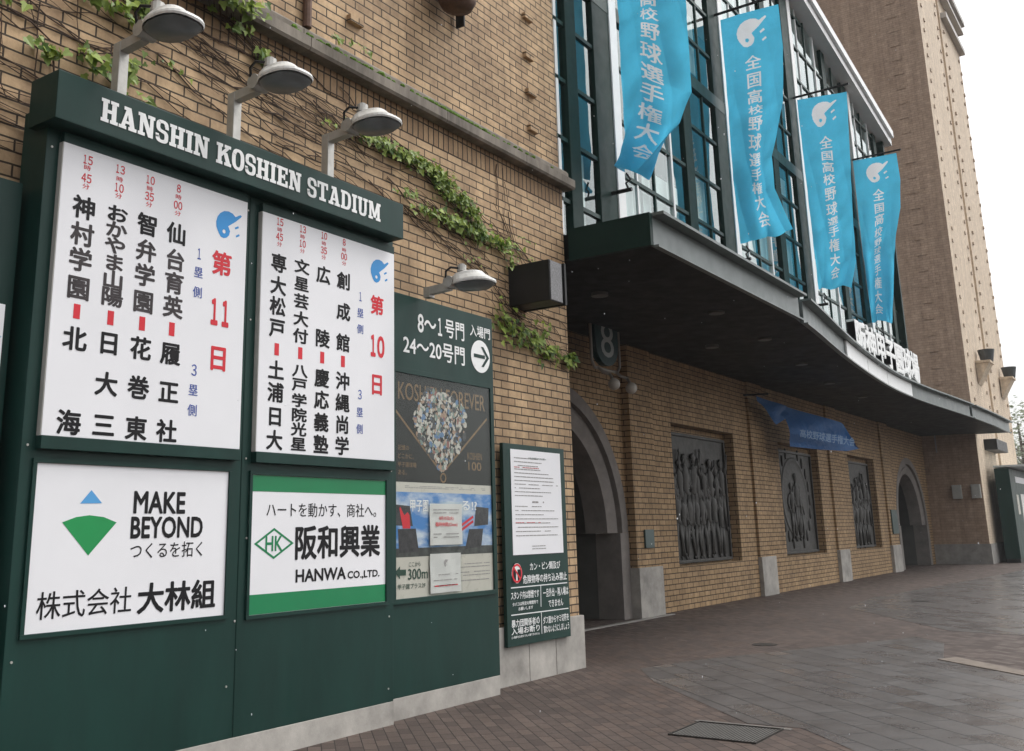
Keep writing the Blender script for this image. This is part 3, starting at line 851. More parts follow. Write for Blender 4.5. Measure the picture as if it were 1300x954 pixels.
def smooth_path(c, n=5):
    out = []
    for i in range(len(c) - 1):
        p0, p1, p2, p3 = c[max(i - 1, 0)], c[i], c[i + 1], c[min(i + 2, len(c) - 1)]
        for k in range(n):
            t = k / n
            out.append(tuple(0.5 * ((2 * p1[j]) + (-p0[j] + p2[j]) * t + (2 * p0[j] - 5 * p1[j] + 4 * p2[j] - p3[j]) * t * t + (-p0[j] + 3 * p1[j] - 3 * p2[j] + p3[j]) * t ** 3) for j in (0, 1)))
    out.append(c[-1]); return out
CURVE = smooth_path(CURVE_C)
ENDRUN = [(37.55, 5.50), (41, 5.41), (45.2, 5.38)]
FLANGE = [(0, 5.47), (0, 5.51), (-0.5, 5.51), (-0.5, 5.47)]
FASCIA = [(-0.16, 5.10), (-0.10, 5.10), (-0.10, 5.06), (-0.22, 5.05), (-0.22, 5.46), (-0.16, 5.46)]
LIP = [(-0.09, 5.055), (-0.09, 5.085), (-0.155, 5.085), (-0.155, 5.055)]
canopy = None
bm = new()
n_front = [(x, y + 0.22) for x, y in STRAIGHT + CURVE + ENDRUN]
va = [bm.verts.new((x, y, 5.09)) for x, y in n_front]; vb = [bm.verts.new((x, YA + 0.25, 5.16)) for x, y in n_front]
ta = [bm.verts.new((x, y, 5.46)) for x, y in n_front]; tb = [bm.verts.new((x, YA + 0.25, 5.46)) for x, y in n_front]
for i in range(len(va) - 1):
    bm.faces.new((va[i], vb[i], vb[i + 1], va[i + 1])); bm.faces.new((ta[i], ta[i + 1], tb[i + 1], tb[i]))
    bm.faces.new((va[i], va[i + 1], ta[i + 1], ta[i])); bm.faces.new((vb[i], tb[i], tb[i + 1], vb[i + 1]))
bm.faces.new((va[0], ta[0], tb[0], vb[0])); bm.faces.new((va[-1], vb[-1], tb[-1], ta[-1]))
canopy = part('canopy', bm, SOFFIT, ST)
for pth in (STRAIGHT, CURVE, ENDRUN):
    part('canopy_flange', sweep(pth, FLANGE), GREYGREEN, canopy)
    part('canopy_fascia', sweep(pth, [(-0.16, 5.086), (-0.16, 5.468), (-0.215, 5.468), (-0.215, 5.086)]), GREYGREEN, canopy)
    part('canopy_lip', sweep(pth, LIP), GREYGREEN, canopy)
bm = new(); box(bm, 11.12, 11.19, 5.06, 6.24, 5.07, 5.50); part('canopy_end_plate', bm, GREEN_D, canopy)
# recessed lights in the soffit
for x, y in ((13.2, 6.9), (15.6, 6.0), (18.6, 7.3), (18.5, 6.2), (22.0, 6.6), (25.5, 7.0), (29, 7.1)):
    bm = new(); tube(bm, [(x, y, 5.07), (x, y, 5.13)], 0.13, 16); part('downlight', bm, flat('downlight_trim', (0.12, 0.12, 0.115), 0.5), canopy)
# white plates on the curved fascia and the standing letters
def curve_at(x):
    for (xa, ya), (xb, yb) in zip(CURVE, CURVE[1:]):
        if xa <= x <= xb: return ya + (yb - ya) * (x - xa) / (xb - xa), math.atan2(yb - ya, xb - xa)
    return CURVE[-1][1], 0.0
for a, b in ((21.75, 24.35), (24.39, 26.95), (26.99, 29.95)):
    pth = [(a + (b - a) * k / 8, curve_at(a + (b - a) * k / 8)[0]) for k in range(9)]
    part('name_plate', sweep(pth, [(-0.115, 5.095), (-0.115, 5.455), (-0.155, 5.455), (-0.155, 5.095)]), WPAINT, canopy)
xl = 24.45
for i, ch in enumerate('阪神甲子園球場'):
    cx = xl + i * 0.965
    cy, an = 5.86, 0.0
    vs, fs = glyphs(ch, 0.0)
    bm = new()
    M = Matrix.Translation((cx, cy + 0.10, 5.52)) @ Matrix.Rotation(an, 4, 'Z')
    for q_, (dx, dz) in enumerate(((-.045, -.03), (.045, -.03), (.045, .03), (-.045, .03), (0, 0))):
        yf = .09 + .0015 * q_
        f_ = [bm.verts.new(M @ Vector(((x + dx - .5) * 1.0, -yf, (z + dz + .10) * 0.88))) for x, z in vs]
        b_ = [bm.verts.new(M @ Vector(((x + dx - .5) * 1.0, yf, (z + dz + .10) * 0.88))) for x, z in vs]
        ec = {}
        for f in fs:
            if len(set(f)) < 3: continue
            try:
                bm.faces.new([f_[k] for k in f]); bm.faces.new([b_[k] for k in reversed(f)])
            except ValueError: continue
            for a, b in zip(f, f[1:] + f[:1]): ec[(a, b)] = 1
        for a, b in ec:
            if (b, a) not in ec:
                try: bm.faces.new((f_[a], b_[a], b_[b], f_[b]))
                except ValueError: pass
    part('standing_letter', bm, WPAINT, canopy, recalc=False)

# ---- glazed upper front above the canopy
GY = 6.36
GX0, GX1 = XR - 0.02, 31.2
roof_z = lambda x: 14.30 - 0.136 * (x - 22.9)
bm = new()
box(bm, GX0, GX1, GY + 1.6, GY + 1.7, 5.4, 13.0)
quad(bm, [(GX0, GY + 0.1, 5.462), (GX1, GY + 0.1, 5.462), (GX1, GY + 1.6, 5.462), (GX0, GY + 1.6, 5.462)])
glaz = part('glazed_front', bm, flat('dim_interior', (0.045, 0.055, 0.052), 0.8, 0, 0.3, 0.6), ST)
POSTS = [12.60, 17.48, 22.32, 27.42]
cuts = [GX0]
mul = []
for p in POSTS:
    mul.append((p - 0.34, p + 0.2, 0.05, GREEN_D, 'main_mullion'))
    for dx_ in (0.95, 1.6, 3.95):
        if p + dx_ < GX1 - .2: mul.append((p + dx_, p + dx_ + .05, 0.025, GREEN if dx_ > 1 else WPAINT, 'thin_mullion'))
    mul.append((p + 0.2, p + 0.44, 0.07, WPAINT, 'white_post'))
    if p + 2.9 < GX1: mul.append((p + 2.95, p + 3.3, 0.05, GREEN_D, 'mullion'))
    mul.append((p + 2.30, p + 2.37, 0.04, WPAINT, 'white_strip'))
mul.append((11.40, 11.70, 0.06, GREEN_D, 'mullion'))
mul.append((11.125, 11.20, 0.03, WPAINT, 'white_strip'))  # painted white strip for the reflection along the brick edge
mul.append((GX1 - 0.16, GX1, 0.18, GREEN_D, 'mullion'))
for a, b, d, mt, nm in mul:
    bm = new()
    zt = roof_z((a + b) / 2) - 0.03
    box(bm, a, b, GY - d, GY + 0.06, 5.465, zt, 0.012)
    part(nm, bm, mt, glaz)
z = 5.97; k = 0
while z < 14.0:
    x_end = GX1 - 0.17 if z < roof_z(GX1) - 0.2 else min(GX1 - .17, 22.9 + (14.30 - 0.2 - z) / 0.136)
    h, d, mt = (0.03, 0.03, GREEN)
    if abs(z - 9.53) < 0.1: h, d = 0.12, 0.055
    bm = new(); box(bm, GX0, x_end, GY - d, GY + 0.05, z - h, z + h); part('transom', bm, mt, glaz)
    z += 0.89
# panes, one sheet per bay between posts
edges = [GX0, 11.55] + [v for p in POSTS for v in (p, p + 3.15)] + [GX1 - 0.08]
edges = sorted(e for e in edges if e <= GX1 - 0.08)
rp_ = random.Random(4)
for a, b in zip(edges, edges[1:]):
    bm = new(); t = rp_.uniform(-0.006, 0.006)
    quad(bm, [(a + .02, GY + t, 5.47), (b - .02, GY - t, 5.47), (b - .02, GY - t, roof_z(b) - .06), (a + .02, GY + t, roof_z(a) - .06)])
    part('pane', bm, GLASS, glaz, recalc=False)
# added white sheets behind panes, standing in for bright sky reflections
for a, b, zb, zt in ((11.74, 12.05, 5.5, 6.9), (12.95, 13.9, 5.5, 6.85), (14.0, 15.4, 5.5, 7.3), (16.1, 16.9, 5.5, 7.9), (18.0, 19.9, 5.5, 7.7), (20.9, 21.7, 5.5, 9.2), (22.8, 24.5, 5.5, 8.6), (11.12, 11.36, 5.5, 8.6), (16.2, 16.85, 9.9, 11.1), (17.95, 19.6, 9.8, 13.5), (20.2, 20.9, 9.8, 12.8)):
    bm = new(); box(bm, a, b, GY + 0.10, GY + 0.115, zb, zt); part('reflection_sheet', bm, flat('reflection_white', (0.84, 0.84, 0.83), 0.7, 0, 0.04), glaz)
for dz, yy, hh in ((0.0, GY - 0.34, 0.20), (0.24, GY - 0.42, 0.22)):
    bm = new()
    a, b = GX0, GX1 + 0.35
    pts = [(a, roof_z(a) + dz), (b, roof_z(b) + dz), (b, roof_z(b) + dz + hh), (a, roof_z(a) + dz + hh)]
    prism(bm, pts, yy, GY + 3.0)
    part('roof_edge', bm, WPAINT, glaz)

# ---- stair tower at the far end
TX, TY = 44.85, 6.76
bm = new()
box(bm, TX + 0.25, 57.0, TY + 0.25, 24.0, 0, 29.0); tw = part('tower', bm, BRICK_T, ST)
bm = new()
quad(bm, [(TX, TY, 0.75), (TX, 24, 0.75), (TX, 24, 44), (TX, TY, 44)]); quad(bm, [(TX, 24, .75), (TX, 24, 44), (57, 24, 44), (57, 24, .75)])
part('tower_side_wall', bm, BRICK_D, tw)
bm = new()
def tower_top(x): return 29.5 if x < 50.9 else 29.5
quad(bm, [(TX, TY, .75), (50.2, TY, .75), (50.2, TY, 44), (TX, TY, 44)])
quad(bm, [(50.2, TY, .75), (50.2, TY + .3, .75), (50.2, TY + .3, 44), (50.2, TY, 44)])
quad(bm, [(50.2, TY + .3, .75), (51.0, TY + .3, .75), (51.0, TY + .3, 30), (50.2, TY + .3, 30)])
quad(bm, [(51.0, TY + .3, .75), (51.0, TY + .02, .75), (51.0, TY + .02, 30), (51.0, TY + .3, 30)])
quad(bm, [(51.0, TY + .02, .75), (56.4, TY + .02, .75), (56.4, TY + .02, 30), (51.0, TY + .02, 30)])
quad(bm, [(56.4, TY + .02, .75), (56.4, 24, .75), (56.4, 24, 30), (56.4, TY + .02, 30)])
part('tower_front_wall', bm, BRICK_T, tw)
bm = new(); box(bm, TX - 0.05, 56.45, TY - 0.05, 24, -0.1, 0.78); part('tower_plinth', bm, CONC_D, tw)
bm = new()
for z0, z1, pr in ((26.5, 26.8, .25), (27.7, 27.9, .3), (28.2, 28.5, .4)):
    box(bm, 51.4, 56.4 + pr, TY - pr, TY + 5, z0, z1)
part('tower_cornice', bm, flat('pale_cornice', (0.48, 0.46, 0.43), .7), tw)
bm = new()
for i in range(46):
    zz = 2.2 + i * 0.62
    for xx in (45.5, 49.3, 51.5, 55.6):
        if zz > 5.9 and not (xx > 51 and zz > 26): box(bm, xx + 0.3 * (i % 2), xx + 0.3 * (i % 2) + 0.2, TY - 0.05, TY + 0.05, zz, zz + 0.13)
st = part('projecting_bricks', bm, flat('stud_brick', (0.52, 0.42, 0.33), 0.8), tw); st['kind'] = 'stuff'
bm = new()
for i in range(46):
    zz = 5.8 + i * 0.7
    box(bm, TX - 0.03, TX + 0.05, 7.7, 8.1, zz, zz + 0.16)
st = part('projecting_bricks', bm, BRICK_D, tw); st['kind'] = 'stuff'
# window band high on the tower side
bm = new(); box(bm, TX - 0.05, TX + 0.02, 12.35, 18.0, 24.9, 33.0); wn_ = part('tower_window', bm, flat('pale_green_glazing', (0.22, 0.40, 0.34), 0.15, 0, 0.1), tw)
bm = new(); box(bm, TX - 0.14, TX - 0.05, 11.9, 12.4, 24.7, 33.0); part('window_frame', bm, WPAINT, wn_)
bm = new(); box(bm, TX - 0.10, TX - 0.05, 12.4, 18.0, 24.7, 25.0); part('window_frame', bm, GREYGREEN, wn_)

# ================================================================== BRONZE RELIEFS
def relief(i, xa, xb, label):
    t = thing('bronze_relief', label, 'relief', (xa, YB_ + 0.2, 0.9), 'bronze reliefs in the gate wall')
    W_, H_ = xb - xa - 0.22, 2.72
    rr = random.Random(40 + i)
    YF = YB_ + 0.20
    def figure(cx, zb, h, sw):
        """one sculpted standing figure, half sunk in the panel"""
        bm = new()
        V = lambda dx, dz, dy=0.0: Vector((cx + dx * h, YF - dy * h, zb + dz * h))
        lean = rr.uniform(-.05, .05); st = rr.uniform(.05, .11)
        hip, chest, neck = V(lean * .3, .50, .03), V(lean * .8, .72, .04), V(lean, .83, .045)
        tube(bm, [hip + Vector((0, 0, -.03 * h)), hip, V(lean * .5, .6, .04), chest, V(lean * .95, .80, .045), neck, V(lean, .86, .045)], [.065 * h, .085 * h, .075 * h, .10 * h, .085 * h, .04 * h, .035 * h], 10)
        ball(bm, V(lean * 1.05, .93, .05), .062 * h, .95, .9, 1.1, 10, 8)
        tube(bm, [V(lean * 1.05 - .07, .945, .06), V(lean * 1.05 + .075, .945, .06)], .022 * h, 6)
        for s in (-1, 1):
            kn = V(lean * .2 + s * st * 1.1 + rr.uniform(-.03, .03), .27, .05)
            ft = V(s * st * 1.5 + rr.uniform(-.04, .04), .02, .03)
            tube(bm, [V(lean * .3 + s * .045, .50, .03), kn, ft], [.06 * h, .045 * h, .032 * h], 8)
            tube(bm, [ft, ft + Vector((s * .05 * h, -.02 * h, -.012 * h))], .03 * h, 6)
            sh = V(lean * .9 + s * .11, .785, .04)
            if rr.random() < .45: el, ha = V(lean + s * .20, .86 + rr.uniform(-.05, .06), .07), V(lean + s * rr.uniform(.10, .24), 1.02 + rr.uniform(-.06, .04), .08)
            else: el, ha = V(lean + s * .17, .63, .04), V(lean + s * rr.uniform(.04, .2), .50 + rr.uniform(-.04, .1), .08)
            tube(bm, [sh, el, ha], [.042 * h, .034 * h, .024 * h], 8); ball(bm, ha, .03 * h, 1, 1, 1, 8, 6)
        for v in bm.verts: v.co.y = YF - (YF - v.co.y) * .42
        part('figure', bm, BRONZE, t, smooth=True)
    if i != 1:
        nf = 9 if i == 0 else 6
        for row, zb in ((0, 1.55), (1, 0.97)):
            for k in range(nf - row):
                figure(xa + .15 + (k + .5 + .4 * row + rr.uniform(-.15, .15)) / nf * (W_ - .25), zb + rr.uniform(-.08, .1), rr.uniform(1.3, 1.75) if row == 0 else rr.uniform(1.25, 1.6), 1)
    else:
        cx, cz = xa + .03 + W_ / 2, 0.9 + H_ * .54
        bm = new()
        prof2 = [(1.12, 0.0), (1.11, .02), (1.05, .024), (1.02, .012), (0.9, .012), (.5, .016), (.0, .02)]
        rings = [[bm.verts.new((cx + r_ * math.cos(2 * math.pi * k / 40), YF - d_, cz + r_ * .98 * math.sin(2 * math.pi * k / 40))) for k in range(40)] for r_, d_ in prof2[:-1]]
        for a in range(len(rings) - 1):
            for k in range(40): bm.faces.new((rings[a][k], rings[a][(k + 1) % 40], rings[a + 1][(k + 1) % 40], rings[a + 1][k]))
        bm.faces.new(rings[-1])
        part('medallion', bm, BRONZE, t, smooth=True)
        for dx, h in ((-.35, 1.55), (.35, 1.45), (0, 1.75)): figure(cx + dx, 1.25 + rr.uniform(-.1, .1), h, 1)
        bm = new()
        for sg in (-1, 1):
            for k in range(9):
                a = math.radians(-70 + k * 17)
                ball(bm, (cx + sg * 1.28 * math.cos(a), YF - .01, cz + 1.28 * math.sin(a)), .13, .6, .3, 1.2, 8, 6)
        part('laurel_wreath_foliage', bm, BRONZE, t, smooth=True)
    bm = new(); box(bm, xa + .03, xa + .03 + W_, YF - .004, YF + .004, 0.90, 0.90 + H_)
    part('relief_panel', bm, BRONZE, t)
    bm = new()
    for a, b, c, d in ((xa + .03, xa + .03 + W_, .90, .96), (xa + .03, xa + .03 + W_, .84 + H_, .90 + H_), (xa + .03, xa + .09, .96, .84 + H_), (xa - .03 + W_, xa + .03 + W_, .96, .84 + H_)): box(bm, a, b, YF - .05, YF, c, d, .004)
    part('relief_border', bm, BRONZE, t)
    bm = new(); box(bm, xa + 0.02, xa + W_ + 0.04, YB_ + 0.205, YB_ + 0.25, 0.885, 0.9 + H_ + 0.015); part('backing_plate', bm, BRONZE, t)
relief(0, *RELX[0], 'nearest and widest bronze relief crowded with standing figures, beside the first gate arch')
relief(1, *RELX[1], 'middle bronze relief with a large central face, below the drooping blue flag')
relief(2, *RELX[2], 'farthest narrow bronze relief, next to the second gate arch')
bm = new(); box(bm, 17.82, 18.2, YP - 0.005, YP + 0.03, 1.26, 1.6, 0.004)
solo('wall_plate', bm, flat('green_plate', (0.05, 0.085, 0.08), 0.4), 'small grey-green metal plate on the first pilaster, above its concrete plinth', 'plate', loc=(18.0, YP, 1.26))
bm = new(); box(bm, 37.35, 38.15, YP - 0.01, YP + 0.03, 1.28, 2.1, 0.004)
solo('wall_plate', bm, MATS['green_plate'], 'larger grey-green metal plate on the far pilaster left of the second gate arch', 'plate', loc=(37.7, YP, 1.28))

# ================================================================== MAIN NOTICE BOARD
NB = thing('notice_board', 'large dark green board showing two days of baseball fixtures above two adverts', 'notice board', (5.35, 5.95, 0))
PY = 5.947
bm = new()
box(bm, 3.52, 7.15, PY, WY - 0.06, 0.19, 4.50, 0.006)
part('board_body', bm, GREEN, NB)
bm = new(); box(bm, 3.5, 7.152, PY - 0.004, WY - 0.06, -0.05, 0.19, 0.006); part('concrete_base', bm, CONC, NB)
bm = new(); box(bm, 3.46, 7.09, 5.767, 6.09, 4.335, 4.68, 0.006); fas = part('fascia', bm, GREEN, NB)
bm = new(); slab_text(bm, 'HANSHIN KOSHIEN STADIUM', 3.79, 6.75, 4.423, 4.592, 5.763); part('lettering', bm, TWHITE, fas, recalc=False)
# seams between the sheet panels
for xs_ in (5.33,):
    bm = new(); box(bm, xs_ - 0.004, xs_ + 0.004, PY - 0.003, PY + 0.01, 0.2, 4.33); part('panel_seam', bm, GREEN_D, NB)
for sx, sz in ((3.56, 4.2), (3.56, 2.2), (5.31, 4.2), (5.37, 2.2), (5.37, 3.3), (7.12, 2.17), (5.31, 1.0), (5.4, 1.6), (3.57, 0.9), (7.09, 0.9), (5.25, 0.55), (3.6, 0.3), (7.08, 0.3)):
    bm = new(); tube(bm, [(sx, PY + .002, sz), (sx, PY - .006, sz)], .008, 8); part('screw', bm, STEEL, NB)
def schedule(name, x0, x1, z0, z1, entries, emb, label):
    bm = new(); box(bm, x0, x1, 5.90, PY + 0.01, z0, z1, 0.002); sp = part(name, bm, WHITE, NB)
    sp['label'] = label
    bm = new(); box(bm, x0 - 0.006, x0 - 0.0005, 5.903, PY, z0, z1); part('panel_edge', bm, BOARDSIDE, sp)
    bm = new(); box(bm, x0 - 0.005, x1 + 0.005, 5.888, PY + 0.01, z0 - 0.085, z0 - 0.002, 0.004); part('bottom_rail', bm, GREEN, sp)
    bm = new(); box(bm, x0, x1 + 0.005, 5.902, PY + 0.01, z1 + 0.002, z1 + 0.075, 0.004); part('top_rail', bm, GREEN, sp)
    cols = {}
    for e in entries:
        s, cx, cz, col, ww, hh, kind = e
        key = col
        if col == 'k' and (z0 > 2.2 and name == 'schedule_panel' and x0 < 5 and 2.92 < cz < 3.75): key = 'f'
        cols.setdefault(key, []).append(e)
    for key, es in cols.items():
        bm = new()
        for s, cx, cz, col, ww, hh, kind in es:
            if s == '-':
                polyface(bm, [(cx - ww / 2, cz - hh / 2), (cx + ww / 2, cz - hh / 2), (cx + ww / 2, cz + hh / 2), (cx - ww / 2, cz + hh / 2)], 5.8986)
            else:
                put_char(bm, s, cx, cz, ww, hh, 5.8986, {1: .018, 2: .012, 3: .031, 5: .014, 6: .045}.get(kind, .01))
        part('lettering', bm, {'f': TGREY}.get(key, TEXTC.get(key)), sp, recalc=False)
    bm = new(); ex, ez, es_ = emb
    put_emblem(bm, lambda x, y: (ex + x * es_ * 1.12, 5.8986, ez + y * es_))
    part('helmet_emblem', bm, LBLUE, sp, recalc=False)
schedule('schedule_panel', 3.62, 5.262, 2.262, 4.245, B11, (5.075, 4.005, .23), 'white panel listing the games of day 11')
schedule('schedule_panel', 5.43, 7.11, 2.255, 4.215, B10, (6.90, 4.0, .23), 'white panel listing the games of day 10')
# advert panels, set into frames
def advert(x0, x1, z0, z1, label):
    bm = new(); box(bm, x0, x1, PY - 0.004, PY + 0.02, z0, z1); ap = part('advert_panel', bm, WHITE, NB); ap['label'] = label
    bm = new()
    f = 0.028
    for a, b, c, d in ((x0 - f, x1 + f, z1 + .001, z1 + f), (x0 - f, x1 + f, z0 - f, z0 - .001), (x0 - f, x0 - .001, z0, z1), (x1 + .001, x1 + f, z0, z1)):
        box(bm, a, b, PY - 0.018, PY + 0.01, c, d)
    part('advert_frame', bm, GREEN, ap)
    return ap
ap = advert(3.63, 5.20, 1.053, 2.092, 'white advert with a green fan and blue triangle')
TYY = PY - 0.0055
by_colour(MAKE, TYY, ap)
bm = new(); polyface(bm, TRI, TYY); part('blue_triangle', bm, SKYBLUE, ap, recalc=False)
bm = new(); polyface(bm, FAN, TYY); part('green_fan', bm, LGREEN, ap, recalc=False)
ap = advert(5.437, 7.035, 1.03, 2.08, 'white and green advert with a diamond mark')
by_colour(HANWA, TYY, ap)
for a, b in ((HZ[0], 2.078), (1.032, HZ[1])):
    bm = new(); polyface(bm, [(5.439, a), (7.033, a), (7.033, b), (5.439, b)], TYY); part('green_band', bm, PGREEN, ap, recalc=False)
cx_ = sum(p[0] for p in DIA) / 4; cz_ = sum(p[1] for p in DIA) / 4
bm = new()
inn = [(cx_ + (x - cx_) * .84, cz_ + (z_ - cz_) * .84) for x, z_ in DIA]
for i in range(4):
    j = (i + 1) % 4
    bm.faces.new([bm.verts.new((x, TYY, z_)) for x, z_ in (DIA[j], DIA[i], inn[i], inn[j])])
part('diamond_mark', bm, PGREEN, ap)

# neighbouring board at the left edge of the picture
LB = thing('notice_board', 'dark green board with a white sheet, cut off left of the fixture board', 'notice board', (1.8, 6.1, 0))
bm = new(); box(bm, 0.2, 3.47, 6.10, WY - 0.055, 0.0, 3.945, 0.006); part('board_body', bm, GREEN, LB)
bm = new(); box(bm, 0.5, 3.40, 6.06, 6.11, 1.2, 3.095, 0.004); wb = part('white_panel', bm, WHITE, LB)
bm = new(); put_emblem(bm, lambda x, y: (3.25 + x * .28, 6.055, 2.78 + y * .22)); part('helmet_emblem', bm, flat('faded_blue_print', (0.42, 0.52, 0.62), 0.5), wb, recalc=False)

# ================================================================== GATE GUIDE BOARD with posters
GB = thing('gate_guide_board', 'green board with white gate arrow above a glazed case of two posters', 'sign', (8.07, 6.03, 0))
QY = 6.033
bm = new(); box(bm, 7.16, 8.955, QY, WY - 0.055, 0.185, 3.90, 0.006); part('board_body', bm, GREEN, GB)
bm = new(); box(bm, 7.16, 8.945, QY - 0.003, WY - 0.055, -0.05, 0.185, 0.006); part('concrete_base', bm, CONC, GB)
by_colour(DIR, QY - 0.004, GB)
ccx = (CIR[0][0] + CIR[1][0]) / 2; ccz = (CIR[2][1] + CIR[3][1]) / 2; cr = (CIR[1][0] - CIR[0][0]) / 2
bm = new(); polyface(bm, [(ccx + cr * math.cos(2 * math.pi * k / 40), ccz + cr * math.sin(2 * math.pi * k / 40)) for k in range(40)], QY - 0.004)
ar = part('arrow_disc', bm, TWHITE, GB, recalc=False)
bm = new()
s_ = cr
for pl in ([(-.72, -.11), (.45, -.11), (.45, .11), (-.72, .11)], [(.05, .62), (.62, .0), (.90, .0), (.30, .62)], [(.05, -.62), (.30, -.62), (.90, .0), (.62, .0)]):
    d_ = 0.0006 * (1 + (pl[0][0] > 0))
    bm.faces.new([bm.verts.new((ccx + a * s_, QY - 0.0055 - d_, ccz + b * s_)) for a, b in pl])
part('arrow', bm, GREEN, ar)
# poster case frame
X0, X1 = 7.27, 8.86
bm = new()
for a, b, c, d in ((X0 - .05, X1 + .05, 3.115, 3.165), (X0 - .05, X1 + .05, .985, 1.03), (X0 - .05, X0, 1.03, 3.115), (X1, X1 + .05, 1.03, 3.115)):
    box(bm, a, b, QY - 0.022, QY + 0.02, c, d, 0.003)
part('case_frame', bm, GREEN, GB)
p1 = new(); polyface(p1, [(X0, 2.085), (X1, 2.085), (X1, 3.115), (X0, 3.115)], QY - 0.003)
p1 = part('poster', p1, POSTER_D, GB, recalc=False); p1['label'] = 'dark poster with gold lettering over a crowd in a home plate outline'
by_colour(P1, QY - 0.0045, p1)
# collage: small tilted patches filling the home-plate outline
from mathutils.geometry import intersect_point_tri_2d
def inside(pt, poly):
    x, y = pt; c = False
    for i in range(len(poly)):
        (x0, y0), (x1, y1) = poly[i], poly[i - 1]
        if (y0 > y) != (y1 > y) and x < (x1 - x0) * (y - y0) / (y1 - y0) + x0: c = not c
    return c
rr = random.Random(9)
px0, px1 = min(p[0] for p in PLATE), max(p[0] for p in PLATE); pz0, pz1 = min(p[1] for p in PLATE), max(p[1] for p in PLATE)
pal = [('collage_cream', (0.50, 0.48, 0.42)), ('collage_skin', (0.34, 0.23, 0.16)), ('collage_blue', (0.10, 0.19, 0.33)), ('collage_dark', (0.05, 0.05, 0.05)), ('collage_green', (0.18, 0.24, 0.20)), ('collage_red', (0.26, 0.10, 0.08))]
wts = [9, 5, 3, 6, 4, 1]
bms = [new() for _ in pal]
for k in range(1100):
    x = rr.uniform(px0, px1); z_ = rr.uniform(pz0, pz1)
    if not inside((x, z_), PLATE): continue
    c = rr.choices(range(len(pal)), wts)[0]
    a = rr.uniform(0, 3.14); L = rr.uniform(.012, .04); B = L * rr.uniform(.35, .9)
    pts = []
    for j in range(7):
        t = 2 * math.pi * j / 7; u, v = L * math.cos(t), B * math.sin(t)
        pts.append((x + u * math.cos(a) - v * math.sin(a), z_ + u * math.sin(a) + v * math.cos(a)))
    polyface(bms[c], pts, QY - 0.005 - 0.0000035 * k)
for b_, (nm, c) in zip(bms, pal): part('crowd_print', b_, flat(nm, c, 0.4, 0, 0.3, 40), p1, recalc=False)
bm = new()
def stroke(bm, a, b, wd, y):
    d = Vector((b[0] - a[0], b[1] - a[1])); n = Vector((-d.y, d.x)).normalized() * wd / 2
    bm.faces.new([bm.verts.new((q_[0], y, q_[1])) for q_ in ((a[0] - n.x, a[1] - n.y), (b[0] - n.x, b[1] - n.y), (b[0] + n.x, b[1] + n.y), (a[0] + n.x, a[1] + n.y))])
stroke(bm, DIAL[0], DIAL[1], .022, QY - 0.004); stroke(bm, DIAL[2], DIAL[3], .022, QY - 0.0042)
rcx, rcz = (DIAL[1][0] + DIAL[2][0]) / 2, DIAL[1][1] - 0.07
for k in range(20):
    a, b = 2 * math.pi * k / 20, 2 * math.pi * (k + 1) / 20
    bm.faces.new([bm.verts.new((rcx + r_ * math.cos(t), QY - 0.0044, rcz + r_ * math.sin(t))) for r_, t in ((.05, a), (.05, b), (.033, b), (.033, a))])
part('gold_lines', bm, GOLD, p1)
p2 = new(); polyface(p2, [(X0, 1.03), (X1, 1.03), (X1, 2.083), (X0, 2.083)], QY - 0.003)
p2 = part('poster', p2, CREAM, GB, recalc=False); p2['label'] = 'blue sky poster with photographs and a green left arrow'
m = bpy.data.materials.new('printed_sky'); nt, pb = nodes(m)
v = obj_vec(nt, 2.2, 1, 5); nn = noise(nt, 1.4, 6, 0.6, v)
nt.links.new(ramp(nt, nn, 0.42, 0.66, (0.045, 0.20, 0.50), (0.55, 0.62, 0.68)), pb.inputs['Base Color']); pb.inputs['Roughness'].default_value = 0.3
zs0, zs1 = PB[4][1] + .08, (PB[2][1] + PB[3][1]) / 2
bm = new(); polyface(bm, [(X0, zs0), (X1, zs0), (X1, zs1), (X0, zs1)], QY - 0.004); part('sky_print', bm, m, p2, recalc=False)
bm = new(); polyface(bm, [(X0, PB[4][1]), (X1, PB[4][1]), (X1, zs0), (X0, zs0)], QY - 0.004); part('stand_print', bm, flat('grandstand_print', (0.05, 0.055, 0.05), 0.35, 0, 0.6, 14), p2, recalc=False)
for i, f in enumerate(PH):
    bm = new(); polyface(bm, [(x, z_) for x, z_ in f][::-1], QY - 0.0052); part('photo_print', bm, flat('photo_dark', (0.035, 0.034, 0.036), 0.4, 0, 0.7, 18), p2)
bm = new(); ph = PH[0]; cx = (ph[0][0] + ph[2][0]) / 2; zc = (ph[0][1] + ph[2][1]) / 2
polyface(bm, [(cx - .02, zc - .12), (cx + .09, zc - .12), (cx + .08, zc + .0), (cx + .05, zc + .03), (cx + .0, zc + .0), (cx - .06, zc + .08), (cx - .07, zc + .06)], QY - 0.006)
part('red_figure_print', bm, TRED, p2, recalc=False)
bm = new()
for dz in (0, .045):
    stroke(bm, (8.23, 1.60 + dz), (8.52, 1.72 + dz), .025, QY - 0.0062 - dz * .001)
part('red_stripe_print', bm, TRED, p2)
by_colour(P2, QY - 0.0065, p2)
bm = new(); polyface(bm, ARW[::-1], QY - 0.0065); part('arrow', bm, TEXTC['d'], p2)
def lines(bm, x0, x1, zs, th, y, r, dens=.86):
    for z_ in zs:
        x = x0
        while x < x1 - .01:
            L = r.uniform(.02, .09)
            e = min(x + L, x1)
            if r.random() < dens: polyface(bm, [(x, z_), (e, z_), (e, z_ + th), (x, z_ + th)], y)
            x = e + .006
bm = new(); rl = random.Random(5)
lines(bm, 7.42, 8.75, [2.045, 2.03], .006, QY - 0.004, rl); lines(bm, 8.2, 8.8, [1.30, 1.27, 1.22, 1.19, 1.14], .008, QY - 0.0045, rl)
